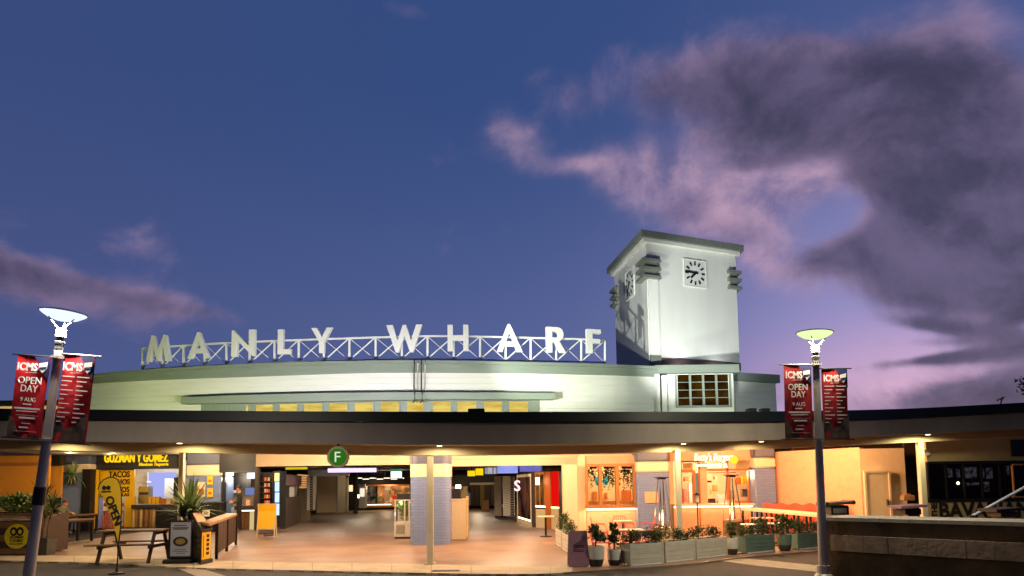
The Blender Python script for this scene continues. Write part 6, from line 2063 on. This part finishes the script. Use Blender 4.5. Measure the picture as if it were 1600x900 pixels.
G1, G2 = 'white timber planters along the patio edge', 'green planters along the patio edge'
planter('white planter nearest the two round pots, two dark shrubs', (985, 885), (1038, 881), 850.5, 'planter_white', ((.22, .2, .3, 260, 'leaf_dark'), (.74, .2, .28, 240, 'leaf_dark'), (.95, .12, .34, 120, 'leaf_dry')), G1)
planter('middle white planter of the row, dry bush at its left end', (1040, 879.8), (1087, 874.5), 847, 'planter_white', ((.1, .22, .46, 300, 'leaf_dry'), (.72, .22, .3, 260, 'leaf_dark')), G1)
planter('white planter at the right end of its row, low shrubs', (1089, 873.8), (1137, 868), 843, 'planter_white', ((.25, .2, .32, 240, 'leaf_dark'), (.75, .2, .3, 240, 'leaf_dark')), G1)
planter('green planter left of the bluish pot with a gap between shrubs', (1166, 866), (1211, 861.5), 838, 'planter_green', ((.25, .2, .26, 220, 'leaf_dark'), (.78, .26, .46, 420, 'leaf_dark')), G2)
planter('green planter right of the bluish pot touching the street lamp', (1247, 859.5), (1290, 855.5), 834, 'planter_green', ((.3, .24, .42, 360, 'leaf_dark'), (.9, .2, .4, 260, 'leaf_dark')), G2)
planter('cream planter on the patio side farther from the street', (868.5, 850.5), (877.5, 857), 826.5, 'planter_white', ((.5, .34, .52, 330, 'leaf'),), 'cream planters closing the patio side', .3)
planter('cream planter on the patio side nearer the mauve board', (878, 857.4), (888.5, 865), 832, 'planter_white', ((.5, .3, .4, 280, 'leaf'),), 'cream planters closing the patio side', .3)


# ------------------------------------------------------------------ patio heaters and lantern
def heater(label, px, pyt, pyb, wood):
    p = gr(px, pyb)
    t = thing('patio_heater', label, 'patio heater', (p.x, p.y, 0), R(12), group='pyramid gas heaters on the patio')
    H = bz_at(px, pyt, p.y)
    hb = bz_at(px, 823 if not wood else 813, p.y)
    MB().bbox(-.21, .21, -.21, .21, .04, hb, .02).build('base', 'wood' if wood else 'beige', t, world=False)
    MB().bbox(-.23, .23, -.23, .23, 0, .039, .01).build('foot', 'black', t, world=False)
    for sx2 in (-1, 1):
        for sy2 in (-1, 1): MB().bar((sx2 * .19, sy2 * .19, hb), (sx2 * .075, sy2 * .075, H - .06), .022).build('leg', 'steel', t, world=False)
    MB().lathe([(.05, hb + .02), (.05, H - .12)], (0, 0, 0), 14).build('glass_tube', 'glass', t, world=False, smooth=True)
    MB().lathe([(0, hb + .02), (.02, hb + .05), (.026, hb + .2), (.016, hb + .4), (0, hb + .5)], (0, 0, 0), 10).build('flame', 'flame', t, world=False)
    MB().lathe([(.19, hb + .001), (.19, hb + .02), (0, hb + .021)], (0, 0, 0), 4, Matrix.Rotation(R(45), 4, 'Z')).build('burner_plate', 'steel', t, world=False)
    MB().bbox(-.1, .1, -.1, .1, H - .07, H - .03, .01).build('cap', 'black', t, world=False)
    MB().bbox(-.16, .16, -.16, .16, H - .029, H, .008).build('reflector', 'charcoal', t, world=False)
    lamp('POINT', (p.x, p.y - .3, hb + .3), 9, (1, .6, .25), size=.1)
    return t


heater('pyramid patio heater with pale base by the blue tiled column', 1036.5, 745, 850, False)
heater('pyramid patio heater with timber base in front of the servery window', 1146, 741.5, 848, True)
p = gr(1091.5, 846)
ln = thing('lantern_post', 'slim black lantern on a thin pole among the patio planters', 'lantern', (p.x, p.y, 0))
hz = bz_at(1091, 785, p.y)
MB().tube([(0, 0, 0), (0, 0, hz)], .018, 8).build('pole', 'black', ln, world=False)
MB().lathe([(.14, 0), (.14, .02), (.03, .05)], (0, 0, 0), 12).build('foot', 'black', ln, world=False)
MB().box(-.05, .05, -.05, .05, hz, hz + .2).build('lantern_glass', 'shutter', ln, world=False)
for sx2 in (-1, 1):
    for sy2 in (-1, 1): MB().bar((sx2 * .056, sy2 * .056, hz - .01), (sx2 * .062, sy2 * .062, hz + .21), .012).build('frame_bar', 'black', ln, world=False)
MB().lathe([(.09, hz + .211), (.1, hz + .23), (.0, hz + .29)], (0, 0, 0), 8).build('cap', 'black', ln, world=False)


# ------------------------------------------------------------------ patio tables and chairs
def small_table(label, px, pyt, z, w, cat_group, m_='table_top', Y=None):
    p = gr(px, pyt, z)
    hw = w / 2 / F * p.y
    t = thing('cafe_table', label, 'table', (p.x, p.y, 0), group=cat_group)
    MB().bbox(-hw, hw, -hw * .9, hw * .9, z - .035, z, .01).build('top', m_, t, world=False)
    MB().lathe([(.035, .03), (.035, z - .036)], (0, 0, 0), 10).build('pedestal', 'black', t, world=False)
    MB().bbox(-.2, .2, -.2, .2, 0, .03, .01).build('foot', 'black', t, world=False)
    return t, p


def make_chair(label):
    t = thing('patio_chair', label, 'chair', (0, 0, 0), group='pink wire chairs at the patio tables')
    m_ = 'pink'
    MB().bbox(-.2, .2, -.2, .2, .43, .455, .008).build('seat', m_, t, world=False)
    for sx2 in (-1, 1):
        MB().tube([(sx2 * .17, -.17, .43), (sx2 * .2, -.21, 0)], .013, 6).build('leg', m_, t, world=False)
        MB().tube([(sx2 * .17, .17, .43), (sx2 * .2, .24, 0)], .013, 6).build('leg', m_, t, world=False)
    MB().tube([(-.19, .19, .45), (-.2, .235, .68), (-.15, .26, .80), (.15, .26, .80), (.2, .235, .68), (.19, .19, .45)], .013, 6).build('back_frame', m_, t, world=False)
    for k in range(6):
        x = -.14 + k * .056
        MB().tube([(x, .2, .455), (x * 1.05, .255, .79)], .007, 5).build('back_wire', m_, t, world=False)
    for sx2 in (-1, 1):
        MB().tube([(sx2 * .2, .23, .64), (sx2 * .23, -.1, .64), (sx2 * .2, -.17, .455)], .011, 6).build('armrest', m_, t, world=False)
    return t


GT = 'small cream tables on the patio'
t1, p1_ = small_table('cream patio table with dark pedestal just behind the small round pot', 985, 827, .72, 40, GT)
t2, p2_ = small_table('cream patio table farther back under the timber window', 973.5, 813.5, .72, 28, GT)
ch0 = make_chair('pink wire chair left of the nearer cream table, back to the wall')
spots = [((p1_.x - .62, p1_.y + .15), 80, None), ((p1_.x + .46, p1_.y + .5), -60, 'pink wire chair right of the nearer cream table beside the heater'),
         ((p1_.x + .1, p1_.y + .75), 5, 'pink wire chair behind the nearer cream table'), ((p2_.x - .6, p2_.y), 85, 'pink wire chair left of the farther cream table'),
         ((p2_.x + .62, p2_.y + .1), -95, 'pink wire chair right of the farther cream table by the blue column'), ((p2_.x + .05, p2_.y + .75), 0, 'pink wire chair behind the farther cream table against the wall')]
for i, (xy, a, lab) in enumerate(spots):
    if i == 0:
        ch0.location = (xy[0], xy[1], 0)
        ch0.rotation_euler = (0, 0, R(a))
    else: again(ch0, (xy[0], xy[1], 0), R(a), lab)
small_table('yellow topped patio table under the long communal table', 1191, 808.5, .70, 30, GT, 'table_top')
small_table('round white patio table left of the yellow topped one', 1172, 818.5, .56, 24, GT, 'white_clean')
small_table('white patio table behind the bushy green planter', 1207, 817, .56, 26, GT, 'white_clean')
small_table('small white patio table above the bluish pot', 1222, 820, .56, 16, GT, 'white_clean')
for (px, py), a, lab in (((1160, 832), 60, 'pink wire chair behind the timber based heater'), ((1186, 832), -20, 'pink wire chair between the white patio tables'), ((1180, 829), 170, 'pink wire chair back to the communal table'),
                         ((1236, 829), 30, 'pink wire chair behind the bluish pot'), ((1198, 830), -100, 'pink wire chair behind the bushy green planter'), ((1256, 829), -40, 'pink wire chair behind the green planter by the lamp')):
    q = gr(px, py)
    again(ch0, (q.x, q.y, 0), R(a), lab)
# communal table
a, b_ = at(1155, 791.5, 24.2), at(1283, 806, 18.9)
zT = .86
ct_ = thing('communal_table', 'long peach topped communal table on dark legs along the orange wall', 'table', (a.x, 21, 0))
d = Vector((b_.x - a.x, b_.y - a.y, 0))
nn = Vector((-d.y, d.x, 0)).normalized()
pts = [Vector((a.x, a.y, 0)), Vector((b_.x, b_.y, 0))]
for k in range(2):
    o0, o1 = nn * (.3 * k), nn * (.3 * k + .29)
    MB().prism([(q.x, q.y) for q in (pts[0] + o0, pts[1] + o0, pts[1] + o1, pts[0] + o1)], zT - .07, zT).build('plank', 'table_top', ct_)
for k in range(8):
    q = pts[0].lerp(pts[1], .03 + k * .134)
    for o0 in (.05, .52):
        w = q + nn * o0
        MB().bar((w.x, w.y, zT - .07), (w.x, w.y, 0), .05).build('leg', 'dark', ct_)
# slatted bench back along the orange wall
a, b_ = at(1192, 790, 24.7), at(1318, 790, 22.75)
sb2 = thing('slatted_bench', 'red slatted bench running along the foot of the orange wall', 'bench', (a.x, 24, 0))
d = Vector((b_.x - a.x, b_.y - a.y, 0))
n_ = 44
for k in range(n_):
    q0_ = Vector((a.x, a.y, 0)) + d * (k / n_)
    q1_ = q0_ + d * (.8 / n_)
    zz = .98 + .03 * math.sin(k * math.pi / 4)
    MB().wall(q0_, q1_, .08, zz, .035).build('slat', 'red_seat', sb2)
MB().wall(Vector((a.x, a.y, 0)) + Vector((-.35, -.42, 0)), Vector((b_.x, b_.y, 0)) + Vector((-.35, -.42, 0)), .42, .47, .44).build('seat', 'red_seat', sb2)
MB().wall(Vector((a.x, a.y - .003, 0)), Vector((b_.x, b_.y - .003, 0)), .78, .82, -.02).build('rail', 'red_seat', sb2)
# little side table by the corner bar
p = gr(853, 838.5)
st_ = thing('side_table', 'small cream side table on a black pedestal in front of the orange door', 'table', (p.x, p.y, 0))
zT = bz_at(853, 806, p.y)
hw = 13 / F * p.y
MB().bbox(-hw, hw, -.25, .25, zT - .04, zT, .01).build('top', 'table_top', st_, world=False)
MB().lathe([(.035, .03), (.035, zT - .041)], (0, 0, 0), 10).build('pedestal', 'black', st_, world=False)
MB().lathe([(.2, 0), (.2, .02), (.05, .04)], (0, 0, 0), 16).build('foot', 'black', st_, world=False)

# ------------------------------------------------------------------ concrete bench wall at the right
A, B = gr(1287, 808, 1.05), gr(1640, 817, 1.05)
A, B = Vector((A.x, A.y, 0)), Vector((B.x, B.y, 0))
rw = thing('concrete_wall', 'low dark concrete terrace wall with a band of paler stone blocks', 'wall', tuple(A))
d = (B - A)
nb = Vector((d.y, -d.x, 0)).normalized()
if nb.y > 0: nb = -nb
MB().wall(A, B, -.03, .44, .4).build('lower_wall', 'concrete', rw)
MB().wall(A + Vector((0, .012, 0)), B + Vector((0, .012, 0)), .735, .985, .4).build('upper_wall', 'concrete', rw)
cuts = [.0, .10, .18, .30, .42, .53, .66, .78, .90, 1.0]
s_ = A + d * .035
for u, v in zip(cuts, cuts[1:]):
    p0, p1 = A + d * (.035 + .965 * u) + d.normalized() * .003, A + d * (.035 + .965 * v) - d.normalized() * .003
    k = nb * (.05 + .012 * ((u * 37) % 1))
    MB().wall(p0 + k, p1 + k, .445, .73, .42).build('stone_block', 'block', rw)
MB().wall(A - d.normalized() * .001, A + d * .034, .4405, .7345, .35).build('end_block', 'concrete', rw)
for k in range(7):
    p0, p1 = A + d * (k / 7) + d.normalized() * .004, A + d * ((k + 1) / 7) - d.normalized() * .004
    MB().wall(p0 + nb * .03, p1 + nb * .03, .987, 1.05, 1.1).build('cap_stone', 'cap_stone', rw)
for px0, px1, py0, py1, Y, lab, top, bodym, tilt in ((1299, 1327, 785, 806, 14.9, 'dark roll-topped barrel table over the concrete wall by the street lamp', (1292, 1332), 'charcoal', -.10),
                                                     (1415, 1440, 790, 808, 14.6, 'timber barrel table with an orange box on its pale top', (1405, 1446), 'wood_dark', -.03),
                                                     (1564, 1592, 795, 816, 13.2, 'timber bench end at the far right over the concrete wall', (1553, 1594), 'wood', -.04)):
    t = thing('terrace_table', lab, 'table', tuple(at((px0 + px1) / 2, py1, Y)), group='timber tables on the terrace behind the concrete wall')
    x0, x1, z0, z1 = at(px0, 800, Y).x, at(px1, 800, Y).x, at(px0, py1, Y).z, at(px0, py0 + 5, Y).z
    MB().bbox(x0, x1, Y, Y + .4, 1.04, z1, .01).build('body', bodym, t)
    p, q = at(top[0], py0 + 3, Y), at(top[1], py0, Y)
    MB().bar(p + Vector((0, .2, 0)), Vector((q.x, Y + .2, q.z)), .56, .05).build('top', 'wood_dark' if bodym != 'wood_dark' else 'mauve', t)
    if bodym == 'charcoal':
        for e_ in (p, q): MB().lathe([(0, -.25), (.045, -.25), (.045, .25), (0, .25)], (e_.x, Y + .2, e_.z), 12, RX).build('roll', 'dark', t)
        put('metal_plate', 'steel', t, px0 + 3, px1 - 4, py0 + 9, py1 - 4, Y - .01, .008)
p = at(1418, 782, 14.7)
ob = thing('orange_box', 'small orange box on the pale topped terrace table', 'box', tuple(p))
MB().bbox(-.11, .11, -.08, .08, 0, .1, .01).build('body', 'wood_honey', ob, world=False)
MB().bbox(-.07, .05, -.06, .06, .101, .13, .01).build('lid', 'wood_orange', ob, world=False)
pl = thing('slanted_pole', 'slanted thin white metal pole rising from the concrete wall', 'pole', tuple(at(1518, 806, 14.6)))
MB().tube([at(1518, 807, 14.6), at(1600, 762, 14.6), at(1690, 713, 14.6)], .028, 8).build('shaft', 'white_metal', pl)
q = at(1518, 807, 14.6)
MB().lathe([(.06, -.06), (.06, .0), (.04, .03)], tuple(q), 10).build('socket', 'black', pl)

q = gr(697, 892.5)
dc = thing('drain_cover', 'small dark drain cover let into the pale kerb beside the centre post', 'drain cover', (q.x, q.y, .007))
MB().box(-.28, .28, -.10, .10, 0, .008).build('frame', 'charcoal', dc, world=False)
for k in range(7): MB().box(-.25 + k * .073, -.25 + k * .073 + .045, -.085, .085, .0085, .014).build('bar', 'black', dc, world=False)

# ------------------------------------------------------------------ things against the sky
p = at(1563, 634, 19.4)
an = thing('roof_antenna', 'tiny dark antenna standing on the pub roof edge', 'antenna', tuple(p))
MB().tube([p, at(1566, 621, 19.4)], .018, 6).build('mast', 'black', an)
MB().bar(at(1557, 626, 19.4), at(1570, 620.5, 19.4), .02).build('boom', 'black', an)
for x, y in ((1559, 625), (1563, 623.4), (1567, 621.8)): MB().bar(at(x - 1, y - 2.5, 19.4), at(x + 1, y + 2.5, 19.4), .012).build('rod', 'black', an)
c = at(1625, 600, 34)
tr = thing('tree', 'dark leafy tree just showing at the right edge above the pub roof', 'tree', (c.x, 34, 0))
MB().tube([(c.x, 34, 0), (c.x + .1, 34, 3), (c.x - .1, 34, c.z)], [.25, .2, .06], 10).build('trunk', 'bark', tr)
for k, (dx, dz) in enumerate(((-.5, -.2), (.5, .1), (.1, .6))):
    MB().tube([(c.x, 34, c.z - 1.4), (c.x + dx, 34, c.z + dz)], [.09, .03], 7).build('limb', 'bark', tr)
MB().leaves((c.x, 34, c.z), (.85, .8, .7), 700, .22, 900, clumps=16).build('crown', 'leaf_dark', tr, kind='stuff')
